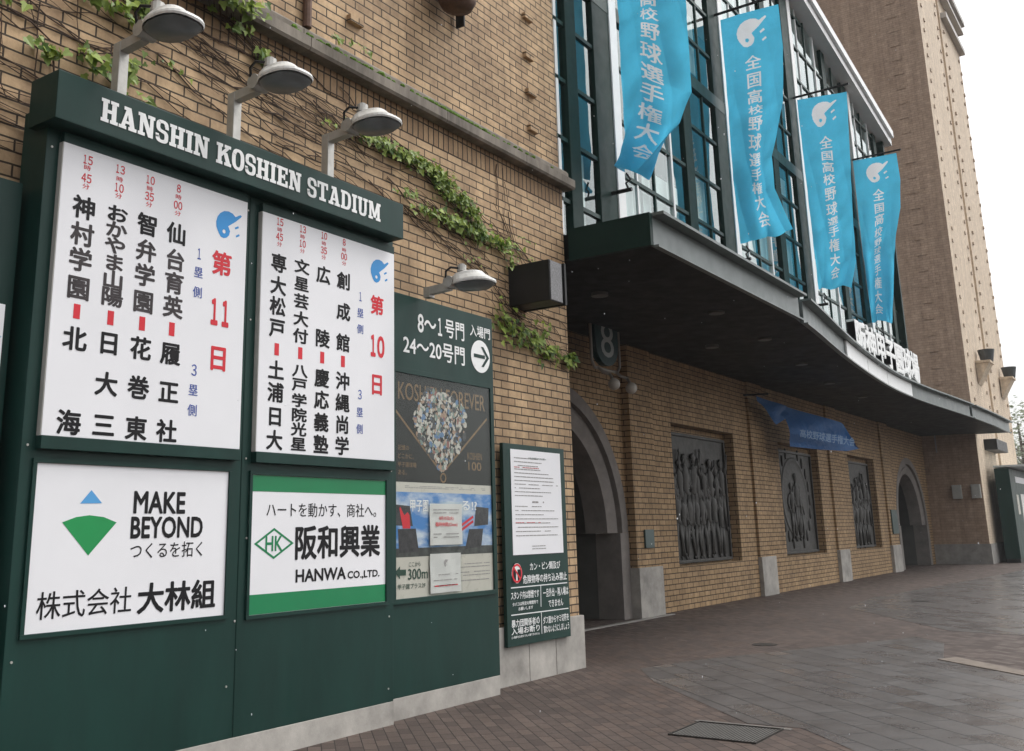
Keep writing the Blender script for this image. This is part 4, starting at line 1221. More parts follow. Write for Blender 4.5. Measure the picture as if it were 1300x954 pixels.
part('small_print', bm, flat('small_print_grey', (0.30, 0.29, 0.28), 0.6), p2, recalc=False)
bm = new(); quad(bm, [(X0, QY - 0.0125, 1.03), (X1, QY - 0.0125, 1.03), (X1, QY - 0.0125, 3.115), (X0, QY - 0.0125, 3.115)]); part('case_glass', bm, CASEGLASS, GB, recalc=False)
# paper notices taped to the glass
def notice(pts, label, red):
    x0, x1 = min(p[0] for p in pts), max(p[0] for p in pts); z0, z1 = min(p[1] for p in pts), max(p[1] for p in pts)
    t = thing('paper_notice', label, 'notice', ((x0 + x1) / 2, QY - 0.018, z0), 'paper notices taped on the poster case')
    bm = new()
    n = 6; g = [[bm.verts.new((x0 + (x1 - x0) * a / n, QY - 0.0205 - .003 * math.sin(a * 1.3 + b), z0 + (z1 - z0) * b / n)) for b in range(n + 1)] for a in range(n + 1)]
    for a in range(n):
        for b in range(n): bm.faces.new((g[a][b], g[a + 1][b], g[a + 1][b + 1], g[a][b + 1]))
    part('sheet', bm, PAPER, t, recalc=False)
    bm = new(); box(bm, x0 - .02, x1 + .02, QY - 0.0245, QY - 0.0235, z0 - .02, z1 + .02); part('plastic_sleeve', bm, CASEGLASS, t)
    return t, x0, x1, z0, z1
t, x0, x1, z0, z1 = notice(N1, 'upper white paper notice with red lines in a plastic sleeve', True)
by_colour(NT, QY - 0.0255, t)
bm = new(); lines(bm, x0 + .05, x1 - .05, [z1 - .06, z1 - .09, z0 + .10, z0 + .07], .008, QY - 0.0255, rl); part('small_print', bm, MATS['small_print_grey'], t, recalc=False)
t, x0, x1, z0, z1 = notice(N2, 'lower white paper notice with a small emblem, below the red-lettered one', False)
bm = new(); lines(bm, x0 + .05, x1 - .05, [z1 - .20, z1 - .25, z1 - .30], .007, QY - 0.0255, rl, .6); part('small_print', bm, MATS['small_print_grey'], t, recalc=False)
bm = new(); lines(bm, x0 + .06, x1 - .06, [z0 + .06], .010, QY - 0.0255, rl); part('red_print', bm, TRED, t, recalc=False)
bm = new(); put_emblem(bm, lambda x, y: ((x0 + x1) / 2 + x * .07, QY - 0.0255, z1 - .09 + y * .07)); part('emblem', bm, MATS['small_print_grey'], t, recalc=False)

# ================================================================== RULES BOARD
RBO = thing('rules_board', 'narrow green board of entry rules with white sheet and no-bottles symbol', 'sign', (10.06, 6.2, 0.4))
RY = 6.20
bm = new(); box(bm, 9.36, 10.71, RY, WY - 0.055, 0.40, 2.58, 0.006); part('board_body', bm, GREEN, RBO)
bm = new(); box(bm, 9.505, 10.60, RY - 0.006, RY + 0.01, 1.355, 2.518); sh = part('rules_sheet', bm, WHITE, RBO)
by_colour(RH, RY - 0.0085, sh)
bm = new()
zz = [2.42 - .042 * k for k in range(11)] + [1.88 - .046 * k for k in range(8)]
for z_ in zz: lines(bm, 9.57, 9.57 + rl.uniform(.5, .98), [z_], .009, RY - 0.0085, rl, .93)
lines(bm, 9.93, 10.2, [1.925], .018, RY - 0.0085, rl); lines(bm, 9.9, 10.2, [1.44, 1.41], .008, RY - 0.0085, rl)
part('small_print', bm, MATS['small_print_grey'], sh, recalc=False)
bm = new(); lines(bm, 9.57, 10.1, [2.315, 1.70], .009, RY - 0.0088, rl); part('red_print', bm, flat('red_small_print', (0.5, 0.12, 0.12), .5), sh, recalc=False)
by_colour(RT, RY - 0.004, RBO)
bm = new()
for a, b in RL: stroke(bm, a, b, .011, RY - 0.0035)
part('divider_lines', bm, TWHITE, RBO)
c0x = (RC[0][0] + RC[1][0]) / 2; c0z = (RC[2][1] + RC[3][1]) / 2; c0r = (RC[1][0] - RC[0][0]) / 2
disc = lambda bm, r, y: polyface(bm, [(c0x + r * math.cos(2 * math.pi * k / 32), c0z + r * math.sin(2 * math.pi * k / 32)) for k in range(32)], y)
bm = new(); disc(bm, c0r, RY - 0.004); sy = part('prohibition_symbol', bm, TWHITE, RBO, recalc=False)
bm = new()
for k in range(32):
    a, b = 2 * math.pi * k / 32, 2 * math.pi * (k + 1) / 32
    bm.faces.new([bm.verts.new((c0x + r_ * math.cos(t_), RY - 0.0062, c0z + r_ * math.sin(t_))) for r_, t_ in ((c0r * .96, a), (c0r * .96, b), (c0r * .74, b), (c0r * .74, a))])
stroke(bm, (c0x - c0r * .6, c0z + c0r * .6), (c0x + c0r * .6, c0z - c0r * .6), c0r * .2, RY - 0.0066)
part('red_ring', bm, TRED, sy)
bm = new()
polyface(bm, [(c0x - .10, c0z - .10), (c0x - .02, c0z - .10), (c0x - .02, c0z + .03), (c0x - .045, c0z + .06), (c0x - .045, c0z + .11), (c0x - .075, c0z + .11), (c0x - .075, c0z + .06), (c0x - .10, c0z + .03)], RY - 0.0052)
polyface(bm, [(c0x + .01, c0z - .10), (c0x + .09, c0z - .10), (c0x + .09, c0z + .04), (c0x + .01, c0z + .04)], RY - 0.0052)
part('bottle_and_can', bm, TBLACK, sy, recalc=False)

# ================================================================== SIGN LAMPS
def lamp(x, z0, yp, label, sc=1.0, zk=0.43):
    t = thing('sign_lamp', label, 'lamp', (x, yp, z0), 'lamps over the green boards')
    bm = new()
    box(bm, x - .04, x + .04, yp - .04, yp + .04, z0, z0 + zk, 0.006)
    part('post', bm, STEEL, t)
    bm = new()
    ye = yp - .27
    zt = z0 + zk
    vs = [Vector((0, yp + .04, zt - .075)), Vector((0, yp + .04, zt + .005)), Vector((0, ye, zt + .015)), Vector((0, ye, zt - .06))]
    a = [bm.verts.new((x - .036, p.y, p.z)) for p in vs]; b = [bm.verts.new((x + .036, p.y, p.z)) for p in vs]
    bm.faces.new(a); bm.faces.new(b[::-1])
    for i in range(4): bm.faces.new((a[i], a[(i + 1) % 4], b[(i + 1) % 4], b[i]))
    part('arm', bm, STEEL, t)
    # head: canted lantern, wide at the front, domed, with a glazed underside
    yk, zk2 = ye - .03, zt + .02
    dirv = Vector((0, -.9995, -.03)); upv = Vector((0, -.03, .9995))
    O = Vector((x, yk, zk2 - .035))
    def P_(s, tt, h): return O + dirv * (s * sc) + Vector((tt * sc, 0, 0)) + upv * (h * sc)
    def outline(scale, n=26):
        r = []
        for k in range(n):
            an = 2 * math.pi * k / n
            cs, sn = math.cos(an), math.sin(an)
            wd = .175 * (1 - .22 * max(0, -cs))
            r.append((.265 + .225 * scale * math.copysign(abs(cs) ** .68, cs), wd * scale * math.copysign(abs(sn) ** .8, sn)))
        return r
    bm = new()
    layers = [(1.0, -.022), (1.03, -.008), (1.0, .012), (.84, .075), (.70, .105), (.52, .115)]
    rings = []
    for s_c, h in layers:
        rings.append([bm.verts.new(P_(s - (.07 if h > .05 else 0), tt * (.75 if h > .05 else 1), h)) for s, tt in outline(s_c)])
    for i in range(len(rings) - 1):
        n = len(rings[0])
        for k in range(n): bm.faces.new((rings[i][k], rings[i][(k + 1) % n], rings[i + 1][(k + 1) % n], rings[i + 1][k]))
    bm.faces.new(rings[-1])
    hd = part('lamp_head', bm, LAMPW, t)
    bm = new()
    r0 = [bm.verts.new(P_(s, tt, -.03)) for s, tt in outline(.95)]; r1 = [bm.verts.new(P_(s, tt, -.07)) for s, tt in outline(.72)]
    n = len(r0)
    for k in range(n): bm.faces.new((r0[k], r0[(k + 1) % n], r1[(k + 1) % n], r1[k]))
    bm.faces.new(r1)
    part('lens', bm, LENS, hd, smooth=True)
    bm = new()
    tube(bm, [P_(-.02, -.07, .03), P_(-.02, .07, .03)], .062 * sc, 14)
    tube(bm, [P_(.03, 0, .02), P_(.12, 0, .05)], .05 * sc, 12)
    tube(bm, [P_(.13, -.03, .12), P_(.13, -.03, .185)], .05 * sc, 12)
    tube(bm, [P_(.13, -.03, .185), P_(.13, -.03, .20)], .03 * sc, 8)
    part('knuckle', bm, STEEL, t)
    bm = new()
    tube(bm, [P_(-.06, -.05, .06), P_(-.02, -.1, .13), P_(.05, -.11, .16), P_(.12, -.07, .15)], .012, 6); part('cable', bm, BLACKM, t)
    return t
lamp(3.99, 4.675, 5.87, 'leftmost of three lamps on the fascia, over the letters HANSHIN')
lamp(5.06, 4.675, 5.87, 'middle lamp on the fascia, above the letters KOSHIEN')
lamp(6.15, 4.675, 5.87, 'right lamp on the fascia, above the word STADIUM')
lamp(7.69, 3.895, 5.93, 'low short-posted lamp over the gate arrow sign', .95, .10)

# ================================================================== DARK WALL BOX
BX = thing('speaker_box', 'dark box with grey speckled front jutting from brick beside the canopy', 'speaker', (9.9, 6.3, 4.2))
bm = new(); box(bm, 9.73, 10.04, 5.735, WY, 4.215, 4.705, 0.006); part('casing', bm, BLACKM, BX)
bm = new(); box(bm, 9.745, 10.0, 5.722, 5.735, 4.225, 4.695); part('grille', bm, BOXGREY, BX)
bm = new(); box(bm, 10.045, 10.085, 5.71, WY, 4.205, 4.715); part('side_flange', bm, BLACKM, BX)

# pot-shaped lamp at the top edge of the wall
BL = thing('wall_pot_lamp', 'rusty brown pot lamp on the upper brick wall at the top edge', 'lamp', (8.69, 6.3, 7.72))
bm = new(); prof_ = [(0.05, 7.63), (.15, 7.66), (.19, 7.75), (.17, 7.86), (.21, 7.9), (.21, 8.05), (.1, 8.12), (0.02, 8.13)]
rings = [[bm.verts.new((8.42 + 1.35 * r_ * math.cos(2 * math.pi * k / 18), 6.05 + r_ * 1.1 * math.sin(2 * math.pi * k / 18), z_ - .2)) for k in range(18)] for r_, z_ in prof_]
for i in range(len(rings) - 1):
    for k in range(18): bm.faces.new((rings[i][k], rings[i][(k + 1) % 18], rings[i + 1][(k + 1) % 18], rings[i + 1][k]))
bm.faces.new(rings[0]); bm.faces.new(rings[-1])
part('pot', bm, RUST, BL, smooth=True)
bm = new(); box(bm, 8.74, 8.76, 6.18, 6.3, 7.42, 8.0); part('bracket', bm, BLACKM, BL)

# ================================================================== GATE NUMBER SIGNS
def gate_sign(dx, y, label, num):
    t = thing('gate_number_sign', label, 'sign', (15.75 + dx, y, 4.4), 'gate number signs under the canopy')
    bm = new()
    out = [(15.32 + dx, 5.38), (15.32 + dx, 4.85)] + [(15.75 + dx - .43 * math.cos(math.pi * k / 12), 4.85 - .40 * math.sin(math.pi * k / 12)) for k in range(1, 12)] + [(16.18 + dx, 4.85), (16.18 + dx, 5.38)]
    prism(bm, out, y - .06, y + .06); pl = part('sign_plate', bm, flat('gate_sign_green', (0.01, 0.045, 0.048), .4), t)
    if num:
        bm = new(); put_fit(bm, (num, 15.52 + dx, 16.00 + dx, 4.60, 5.24), y - .065, .0)
        part('number', bm, flat('pale_number_paint', (0.42, 0.46, 0.46), .5), pl, recalc=False)
    bm = new()
    a, b = 15.22 + dx, 16.28 + dx
    tube(bm, [(a + .12, y - .02, 5.42), (a, y - .02, 5.34), (a, y - .02, 4.5), (a + .1, y - .02, 4.38), (b - .1, y - .02, 4.38), (b, y - .02, 4.5), (b, y - .02, 5.34), (b - .12, y - .02, 5.42), (a + .12, y - .02, 5.42)], .028, 8, cap=False)
    part('tube_frame', bm, flat('grey_tube', (0.32, 0.30, 0.27), .4, .3), t)
    for s in (15.42 + dx, 16.08 + dx):
        bm = new(); tube(bm, [(s, y - .02, 4.40), (s + .02, y - .12, 4.30), (s + .12, y - .2, 4.26), (s + .03, y - .3, 4.14)], .028, 8); ar_ = part('lamp_arm', bm, MATS['grey_tube'], t)
        bm = new(); ball(bm, (s, y - .33, 4.06), .105, 1, 1, 1.0); part('globe', bm, flat('milky_globe', (0.46, 0.43, 0.38), .35), ar_, smooth=True)
    return t
gate_sign(0, 8.2, 'rounded dark green sign numbered 8 with two globe lamps, above the near arch', '8')
gate_sign(29.6, 8.3, 'distant gate sign with globe lamps beside the brown tower wall', '')

# ================================================================== BANNERS
BAN = [
 dict(x=12.6, inn=[(0, 11.36, 6.10), (.45, 9.2, 6.06), (1, 6.70, 6.08)], out=[(0, 11.3, 4.98), (.42, 8.9, 4.98), (.66, 7.68, 4.99), (.80, 7.25, 5.2), (.92, 6.9, 5.55), (1, 6.63, 5.80)], lab='nearest sky-blue banner, its top cut off, lower outer corner furled under', fold=.22),
 dict(x=17.47, inn=[(0, 11.33, 6.19), (.45, 9.25, 6.17), (.73, 7.96, 6.13), (1, 6.75, 6.13)], out=[(0, 11.27, 5.03), (.2, 10.37, 5.03), (.44, 9.29, 5.13), (.66, 8.26, 5.40), (.8, 7.64, 5.41), (1, 6.80, 5.16)], lab='second sky-blue banner from the left with white helmet, flared lower corner', fold=.12),
 dict(x=22.32, inn=[(0, 11.38, 6.21), (.3, 9.94, 6.19), (.66, 8.2, 6.175), (1, 6.79, 6.19)], out=[(0, 11.28, 5.08), (.43, 9.3, 5.17), (.66, 8.27, 5.21), (.87, 7.28, 5.27), (1, 6.70, 5.45)], lab='third sky-blue banner from the left, hanging nearly straight above the canopy bend', fold=.10),
 dict(x=27.42, inn=[(0, 11.43, 6.28), (.55, 8.8, 6.3), (1, 6.85, 6.3)], out=[(0, 11.38, 5.14), (.16, 10.62, 5.12), (.33, 9.86, 5.21), (.48, 9.15, 5.42), (.6, 8.67, 5.52), (1, 6.82, 5.78)], lab='farthest sky-blue banner, narrowed and twisted, above the standing white letters', fold=.16),
]
def lerp_tab(tab, v):
    for a, b in zip(tab, tab[1:]):
        if v <= b[0]:
            t = (v - a[0]) / (b[0] - a[0]); t = t * t * (3 - 2 * t) * .5 + t * .5
            return a[1] + (b[1] - a[1]) * t, a[2] + (b[2] - a[2]) * t
    return tab[-1][1], tab[-1][2]
for i, B in enumerate(BAN):
    x = B['x']
    t = thing('banner', B['lab'], 'banner', (x, 6.3, 6.4), 'blue banners on the glazed front')
    ph = i * 1.7
    def surf(u, v, off=0.0, x=x, B=B, ph=ph):
        zi, yi = lerp_tab(B['inn'], v); zo, yo = lerp_tab(B['out'], v)
        y = yi + (yo - yi) * u; z_ = zi + (zo - zi) * u
        squeeze = 1 - abs(yo - yi) / 1.15
        dx = .05 * math.sin(u * 5.5 + v * 4 + ph) * (.3 + v) + B['fold'] * squeeze * 1.6 * math.sin(u * 7.5 + v * 3 + ph) + .12 * v * (u - .3) * math.sin(ph + 1.3)
        dx += .10 * (.12 + v) * (abs(math.sin(u * 4.6 + v * 2.2 + ph)) - .6) + .05 * v * (abs(math.sin(u * 9 - v * 5 + 2 * ph)) - .6) + .018 * math.sin(u * 3 + v * 38 + ph) * math.sin(v * 9 + u * 7 + ph) * (.3 + v)
        z_ -= .03 * math.sin(u * 9 + ph) * v ** 8
        return (x + dx - off, y, z_)
    nu, nv = 130, 560
    grid = np.zeros((nu, nv), dtype=np.float32)
    def stamp(polys, fn):
        for pl in polys:
            q_ = [fn(a, b) for a, b in pl]
            us = [p[0] * nu for p in q_]; vs_ = [p[1] * nv for p in q_]
            u0, u1 = max(0, int(min(us)) - 1), min(nu, int(max(us)) + 2); v0, v1 = max(0, int(min(vs_)) - 1), min(nv, int(max(vs_)) + 2)
            if u1 <= u0 or v1 <= v0: continue
            U, V = np.meshgrid(np.arange(u0, u1) + .5, np.arange(v0, v1) + .5, indexing='ij')
            inn = np.zeros(U.shape, bool)
            for k in range(len(us)):
                xa, ya, xb, yb = us[k], vs_[k], us[k - 1], vs_[k - 1]
                if ya == yb: continue
                c = ((ya > V) != (yb > V)) & (U < (xb - xa) * (V - ya) / (yb - ya) + xa)
                inn ^= c
            grid[u0:u1, v0:v1][inn] = 1
    ev, ef = emblem_mesh()
    stamp([[ev[k] for k in f] for f in ef], lambda a, b: (.53 + a * .52, .105 - b * .118))
    for k, ch in enumerate('全国高校野球選手権大会'):
        v0 = .235 + k * .0675
        gv, gf = glyphs(ch, 0.0)
        for dx, dy in ((-.02, 0), (.02, 0), (0, .014), (0, -.014)):
            stamp([[gv[j] for j in f] for f in gf], lambda gx, gy: (.50 + (gx + dx - .5) * .27, v0 - (gy + dy - .38) * .062))
    verts = [surf(a / nu, b / nv) for a in range(nu + 1) for b in range(nv + 1)]
    faces = [(a * (nv + 1) + b, a * (nv + 1) + b + 1, (a + 1) * (nv + 1) + b + 1, (a + 1) * (nv + 1) + b) for a in range(nu) for b in range(nv)]
    me = bpy.data.meshes.new('cloth'); me.from_pydata(verts, [], faces)
    at = me.attributes.new('print', 'FLOAT', 'FACE'); at.data.foreach_set('value', grid.reshape(-1))
    cl = part('cloth', me, BANNER, t, smooth=True)
    bm = new(); tube(bm, [(x, 6.3, 11.46), (x, 5.02, 11.46)], .028, 8); part('pole', bm, BLACKM, t)
    bm = new(); tube(bm, [(x, 6.3, 6.42), (x, 5.98, 6.42)], .032, 8); part('lower_bar', bm, BLACKM, t)
    bm = new(); tube(bm, [(x, 6.03, 6.43), (x - .02, 6.06, 6.52), (x + .015, 6.0, 6.58), (x, 6.05, 6.68)], .016, 6); part('chain', bm, BLACKM, t)

# blue flag blown out below the canopy
FL = thing('flag', 'deep blue flag with white print blowing out under the dark canopy', 'flag', tuple(FLAG[0]))
bm = new()
top = [Vector(FLAG[0]), Vector(FLAG[1]), Vector(FLAG[2]), Vector(FLAG[3])]
bot = [Vector(FLAG[9]), Vector(FLAG[8]), Vector(FLAG[7]), Vector(FLAG[6]), Vector(FLAG[5]), Vector(FLAG[4]), Vector(FLAG[3])]
def along(pts, s):
    L = [0]
    for a, b in zip(pts, pts[1:]): L.append(L[-1] + (b - a).length)
    d = s * L[-1]
    for k in range(len(pts) - 1):
        if d <= L[k + 1] + 1e-9: return pts[k].lerp(pts[k + 1], (d - L[k]) / (L[k + 1] - L[k]))
    return pts[-1]
def flag_top(px): return px
# left lobe and main body built as two lofted strips of one cloth
def loft(A, Bp, nu, nv, amp, ph):
    g = []
    for a in range(nu + 1):
        row = []
        for b in range(nv + 1):
            p = along(A, a / nu).lerp(along(Bp, a / nu), b / nv)
            wv = amp * math.sin(a / nu * 6 + b / nv * 4 + ph) * math.sin(math.pi * min(1, b / nv + .15))
            row.append(bm.verts.new((p.x + .35 * wv, p.y + wv, p.z + .1 * wv)))
        g.append(row)
    for a in range(nu):
        for b in range(nv): bm.faces.new((g[a][b], g[a + 1][b], g[a + 1][b + 1], g[a][b + 1]))
mid = Vector(FLAG[0]).lerp(Vector(FLAG[1]), .75)
loft([Vector(FLAG[0]), mid], [Vector(FLAG[9]), Vector(FLAG[8]), Vector(FLAG[7])], 14, 8, .07, 0)
loft([mid, Vector(FLAG[1]), Vector(FLAG[2]), Vector(FLAG[3])], [Vector(FLAG[6]), Vector(FLAG[5]), Vector(FLAG[4]), Vector(FLAG[3])], 30, 12, .09, 1.2)
bmesh.ops.remove_doubles(bm, verts=bm.verts[:], dist=1e-4)
fl = part('cloth', bm, FLAGC, FL, smooth=True)
bm = new()
F0, F1, F2, F3 = (Vector(p) for p in FTX)
s_ = '高校野球選手権大会'
vs, _ = glyphs(s_, .02)
a1 = max(v_[0] for v_ in vs)
def fmap(gx, gy):
    u = gx / a1; v_ = 1 - (gy + .1)
    p = F0.lerp(F1, u).lerp(F2.lerp(F3, u), v_)
    return (p.x - .05, p.y - .16, p.z)
put(bm, s_, fmap, .02)
part('print', bm, flat('dim_flag_print', (0.15, 0.25, 0.40), .7), fl, recalc=False)
bm = new(); tube(bm, [(FLAG[0][0], 8.62, FLAG[0][2] + .05), (FLAG[0][0], 8.0, FLAG[0][2] + .02)], .025, 8); part('pole', bm, BLACKM, FL)

# ================================================================== IVY
def vine(label, paths, leaf_spots, seed, base, thick=.008):
    r = random.Random(seed)
    t = thing('ivy_vine', label, 'ivy', base, 'ivy vines on the brick wall')
    bm = new()
    for pth, n, spread in paths:
        for k in range(n):
            oz = r.uniform(-spread, spread); ox = r.uniform(-spread, spread)
            pts = []
            prev = None
            m_ = len(pth)
            dense = []
            for a, b in zip(pth, pth[1:]):
                L = math.hypot(b[0] - a[0], b[1] - a[1]); q_ = max(2, int(L / .16))
                dense += [(a[0] + (b[0] - a[0]) * j / q_, a[1] + (b[1] - a[1]) * j / q_) for j in range(q_)]
            dense.append(pth[-1])
            s0 = r.randint(0, max(0, len(dense) // 2)); s1 = r.randint(min(len(dense), s0 + 4), len(dense))
            wz = 0; wx = 0
            for (x, z_) in dense[s0:s1]:
                wz += r.gauss(0, .028); wx += r.gauss(0, .02)
                zz_ = z_ + oz + wz; xx_ = x + ox + wx
                fy = WY - .012 if (zz_ < 6.05 or zz_ > 6.37) else WY - .165
                pts.append((xx_, fy - abs(r.gauss(0, .006)), zz_))
            if len(pts) > 3:
                tr = r.uniform(.35, 1.0) * thick
                tube(bm, pts, [tr * (1 - .5 * j / len(pts)) for j in range(len(pts))], 5, cap=False)
    part('stems', bm, STEM, t)
    bm = new(); tone = []
    lay = bm.faces.layers.float.new('tone_f')
    for cx, cz, rad_x, rad_z, n, sz in leaf_spots:
        for k in range(n):
            x = r.gauss(cx, rad_x * .5); z_ = r.gauss(cz, rad_z * .5)
            L = sz * r.uniform(.55, 1.2)
            fy = WY - .02 if (z_ < 6.04 or z_ > 6.38) else WY - .17
            o_ = Vector((x, fy - r.uniform(.005, .09), z_))
            # palmate leaf: 3-lobed, drooping, folded along the midrib
            rot = Matrix.Rotation(r.uniform(-.9, .9), 3, 'Y') @ Matrix.Rotation(r.uniform(-.9, .35), 3, 'X') @ Matrix.Rotation(r.uniform(-.6, .6), 3, 'Z')
            lobes = [(0, 0), (-.32, .10), (-.52, -.25), (-.30, -.36), (-.22, -.62), (0, -1.0), (.22, -.62), (.30, -.36), (.52, -.25), (.32, .10)]
            vv = []
            for a, b in lobes:
                p = rot @ Vector((a * L, -.18 * abs(a) * L + .12 * b * L, b * L))
                vv.append(bm.verts.new(o_ + p))
            c = min(1, max(0, r.gauss(.5, .28)))
            f1 = bm.faces.new((vv[0], vv[1], vv[2], vv[3], vv[4], vv[5])); f2 = bm.faces.new((vv[0], vv[5], vv[6], vv[7], vv[8], vv[9]))
            f1[lay] = c; f2[lay] = c
    me = bpy.data.meshes.new('leaves'); bm.normal_update(); bm.to_mesh(me)
    vals = [f[lay] for f in bm.faces]; bm.free()
    at = me.attributes.new('tone', 'FLOAT', 'FACE')
    for i_, v_ in enumerate(vals): at.data[i_].value = v_
    part('leaves', me, LEAF, t)
    return t
# main band running down from the ledge to the dark box
main = [(3.0, 6.3), (4.6, 5.85), (6.0, 5.72), (7.04, 5.52), (8.06, 5.47), (8.94, 5.18), (9.6, 4.98), (10.1, 4.75)]
vine('bright green ivy band trailing down to the dark speaker box', [(main, 10, .2), ([(6.2, 5.9), (7.5, 5.2), (8.6, 4.8), (9.8, 4.4), (10.9, 4.2)], 14, .25), ([(7.0, 5.6), (8.2, 5.5), (8.9, 5.2)], 8, .06), ([(7.6, 5.05), (8.4, 4.95), (9.1, 4.95), (9.8, 4.85)], 8, .06), ([(9.4, 5.6), (9.9, 5.0), (10.4, 4.75), (10.8, 4.8)], 4, .05), ([(9.6, 6.0), (9.7, 5.2), (10.0, 4.7)], 4, .1)],
     [(7.05, 5.52, .26, .06, 60, .06), (7.35, 5.5, .3, .07, 90, .06), (7.7, 5.5, .34, .07, 120, .062), (8.05, 5.48, .34, .08, 150, .062), (8.35, 5.40, .3, .09, 150, .062), (8.62, 5.28, .26, .09, 140, .062), (8.85, 5.18, .22, .09, 120, .06), (8.98, 5.05, .14, .08, 60, .058), (7.75, 5.08, .2, .07, 22, .06), (8.05, 4.98, .25, .09, 46, .062), (8.45, 4.97, .3, .09, 80, .064), (8.85, 4.97, .3, .10, 100, .066), (9.2, 4.95, .3, .10, 100, .066), (9.55, 4.93, .26, .09, 80, .064), (9.72, 4.78, .12, .1, 34, .06), (9.95, 5.1, .3, .02, 12, .045), (10.3, 4.88, .2, .03, 10, .045), (8.9, 4.6, .3, .1, 10, .05)], 3, (7.9, 6.28, 4.0), .008)
vine('ivy cluster below the dark speaker box at the brick corner', [([(9.0, 4.6), (9.8, 4.1), (10.5, 3.95), (11.1, 3.7)], 16, .18), ([(9.2, 4.2), (10.2, 3.9), (11.2, 3.66)], 8, .1)],
     [(9.7, 3.95, .3, .16, 70, .075), (10.1, 3.85, .35, .14, 80, .08), (10.55, 3.78, .3, .12, 55, .085), (11.0, 3.72, .22, .08, 34, .10), (9.5, 4.1, .2, .15, 26, .07), (10.3, 4.05, .3, .1, 12, .07)], 5, (10.2, 6.28, 3.6))
vine('sparse dry ivy with few green tufts above the left end of the board', [([(1.6, 5.2), (2.8, 5.1), (3.7, 4.9), (4.6, 5.1)], 14, .4), ([(2.0, 6.0), (3.2, 5.7), (4.3, 5.4), (5.4, 5.1), (6.6, 4.9)], 12, .35), ([(1.8, 4.6), (2.9, 4.5), (3.6, 4.4)], 24, .35), ([(3.4, 6.2), (3.5, 5.2), (3.6, 4.5)], 7, .35)],
     [(3.62, 5.05, .14, .06, 24, .085), (4.02, 5.12, .16, .1, 30, .085), (4.32, 5.12, .1, .14, 22, .085), (4.08, 5.62, .28, .08, 36, .085), (4.42, 5.72, .2, .10, 40, .09), (4.45, 5.55, .16, .06, 16, .08), (3.2, 5.35, .2, .1, 16, .08), (4.45, 4.95, .05, .1, 8, .08), (4.7, 5.35, .3, .08, 10, .06)], 8, (3.8, 6.28, 4.7))
vine('ivy tufts spilling over the stone ledge near the conduit', [([(4.4, 6.2), (5.2, 6.05), (5.7, 5.85), (6.0, 5.7)], 16, .14), ([(4.6, 5.6), (5.6, 5.3), (6.6, 5.2), (7.4, 4.9)], 22, .25)],
     [(5.2, 6.12, .34, .10, 90, .09), (5.4, 6.0, .16, .08, 20, .08), (5.66, 5.80, .16, .09, 36, .085), (5.8, 5.74, .1, .05, 10, .07), (6.45, 6.28, .08, .06, 12, .07), (6.8, 6.3, .25, .03, 14, .06), (6.55, 5.5, .2, .06, 10, .06)], 12, (5.5, 6.28, 5.6))
# moss along the ledge
bm = new(); rm = random.Random(2)
for k in range(900):
    x = rm.choice((rm.uniform(5.9, 10.2), rm.gauss(8.4, .7)))
    s = rm.uniform(.008, .028)
    if math.sin(x * 3.1) + rm.uniform(-1, 1) > -.1:
        ball(bm, (x, WY - .06 - rm.uniform(0, .07), 6.212 + s * .3), s, 1.4, 1, rm.uniform(.6, 1.2), 6, 4)
solo('moss', bm, MOSS, 'strip of bright green moss along the stone ledge', 'moss', kind='stuff', loc=(8.2, 6.2, 6.21))

# ================================================================== SMALL THINGS ON THE GROUND
DG = thing('drain_grate', 'steel drain grate set in the pavers in the foreground', 'drain', (8.2, 3.3, 0))
gx0, gx1, gy0, gy1 = 7.86, 8.47, 2.98, 3.68
bm = new(); quad(bm, [(gx0, gy0, .0045), (gx1, gy0, .0045), (gx1, gy1, .0045), (gx0, gy1, .0045)]); part('pit', bm, flat('dark_pit', (0.012, 0.011, 0.010), .9), DG)
bm = new()
nb = 27
for k in range(nb):
    yy = gy0 + (gy1 - gy0) * (k + .5) / nb
    box(bm, gx0 + .01, gx1 - .01, yy - .0062, yy + .0062, .0046, .0056)
part('bars', bm, GRATE, DG)
bm = new()
for a, b, c, d in ((gx0 - .012, gx1 + .012, gy0 - .012, gy0), (gx0 - .012, gx1 + .012, gy1, gy1 + .012), (gx0 - .012, gx0, gy0, gy1), (gx1, gx1 + .012, gy0, gy1)): box(bm, a, b, c, d, .0, .0125)
part('frame', bm, IRON, DG)
bm = new()
for a, b, c, d in ((gx1 + .02, gx1 + .09, gy0 - .06, gy1 + .06),): box(bm, a, b, c, d, 0, .005)
part('concrete_collar', bm, flat('damp_concrete', (0.13, 0.12, 0.11), .7, 0, .25, 8), DG)
bm = new(); tube(bm, [(14.3, 5.17, .001), (14.3, 5.17, .007)], .17, 24); solo('valve_cover', bm, IRON, 'small round iron cover in the pavement in front of the near gate', 'cover', loc=(14.3, 5.17, 0))
bm = new(); tube(bm, [(23.5, 5.0, .004), (23.5, 5.0, .011)], .2, 24); solo('valve_cover', bm, IRON, 'distant round iron cover on the wet paving in front of the farthest relief', 'cover', loc=(23.5, 5.0, 0))
bm = new()
box(bm, 12.0, 18.6, 8.44, 8.56, 0, .012); gs = part('gate_sill', bm, CONC_D, ST)

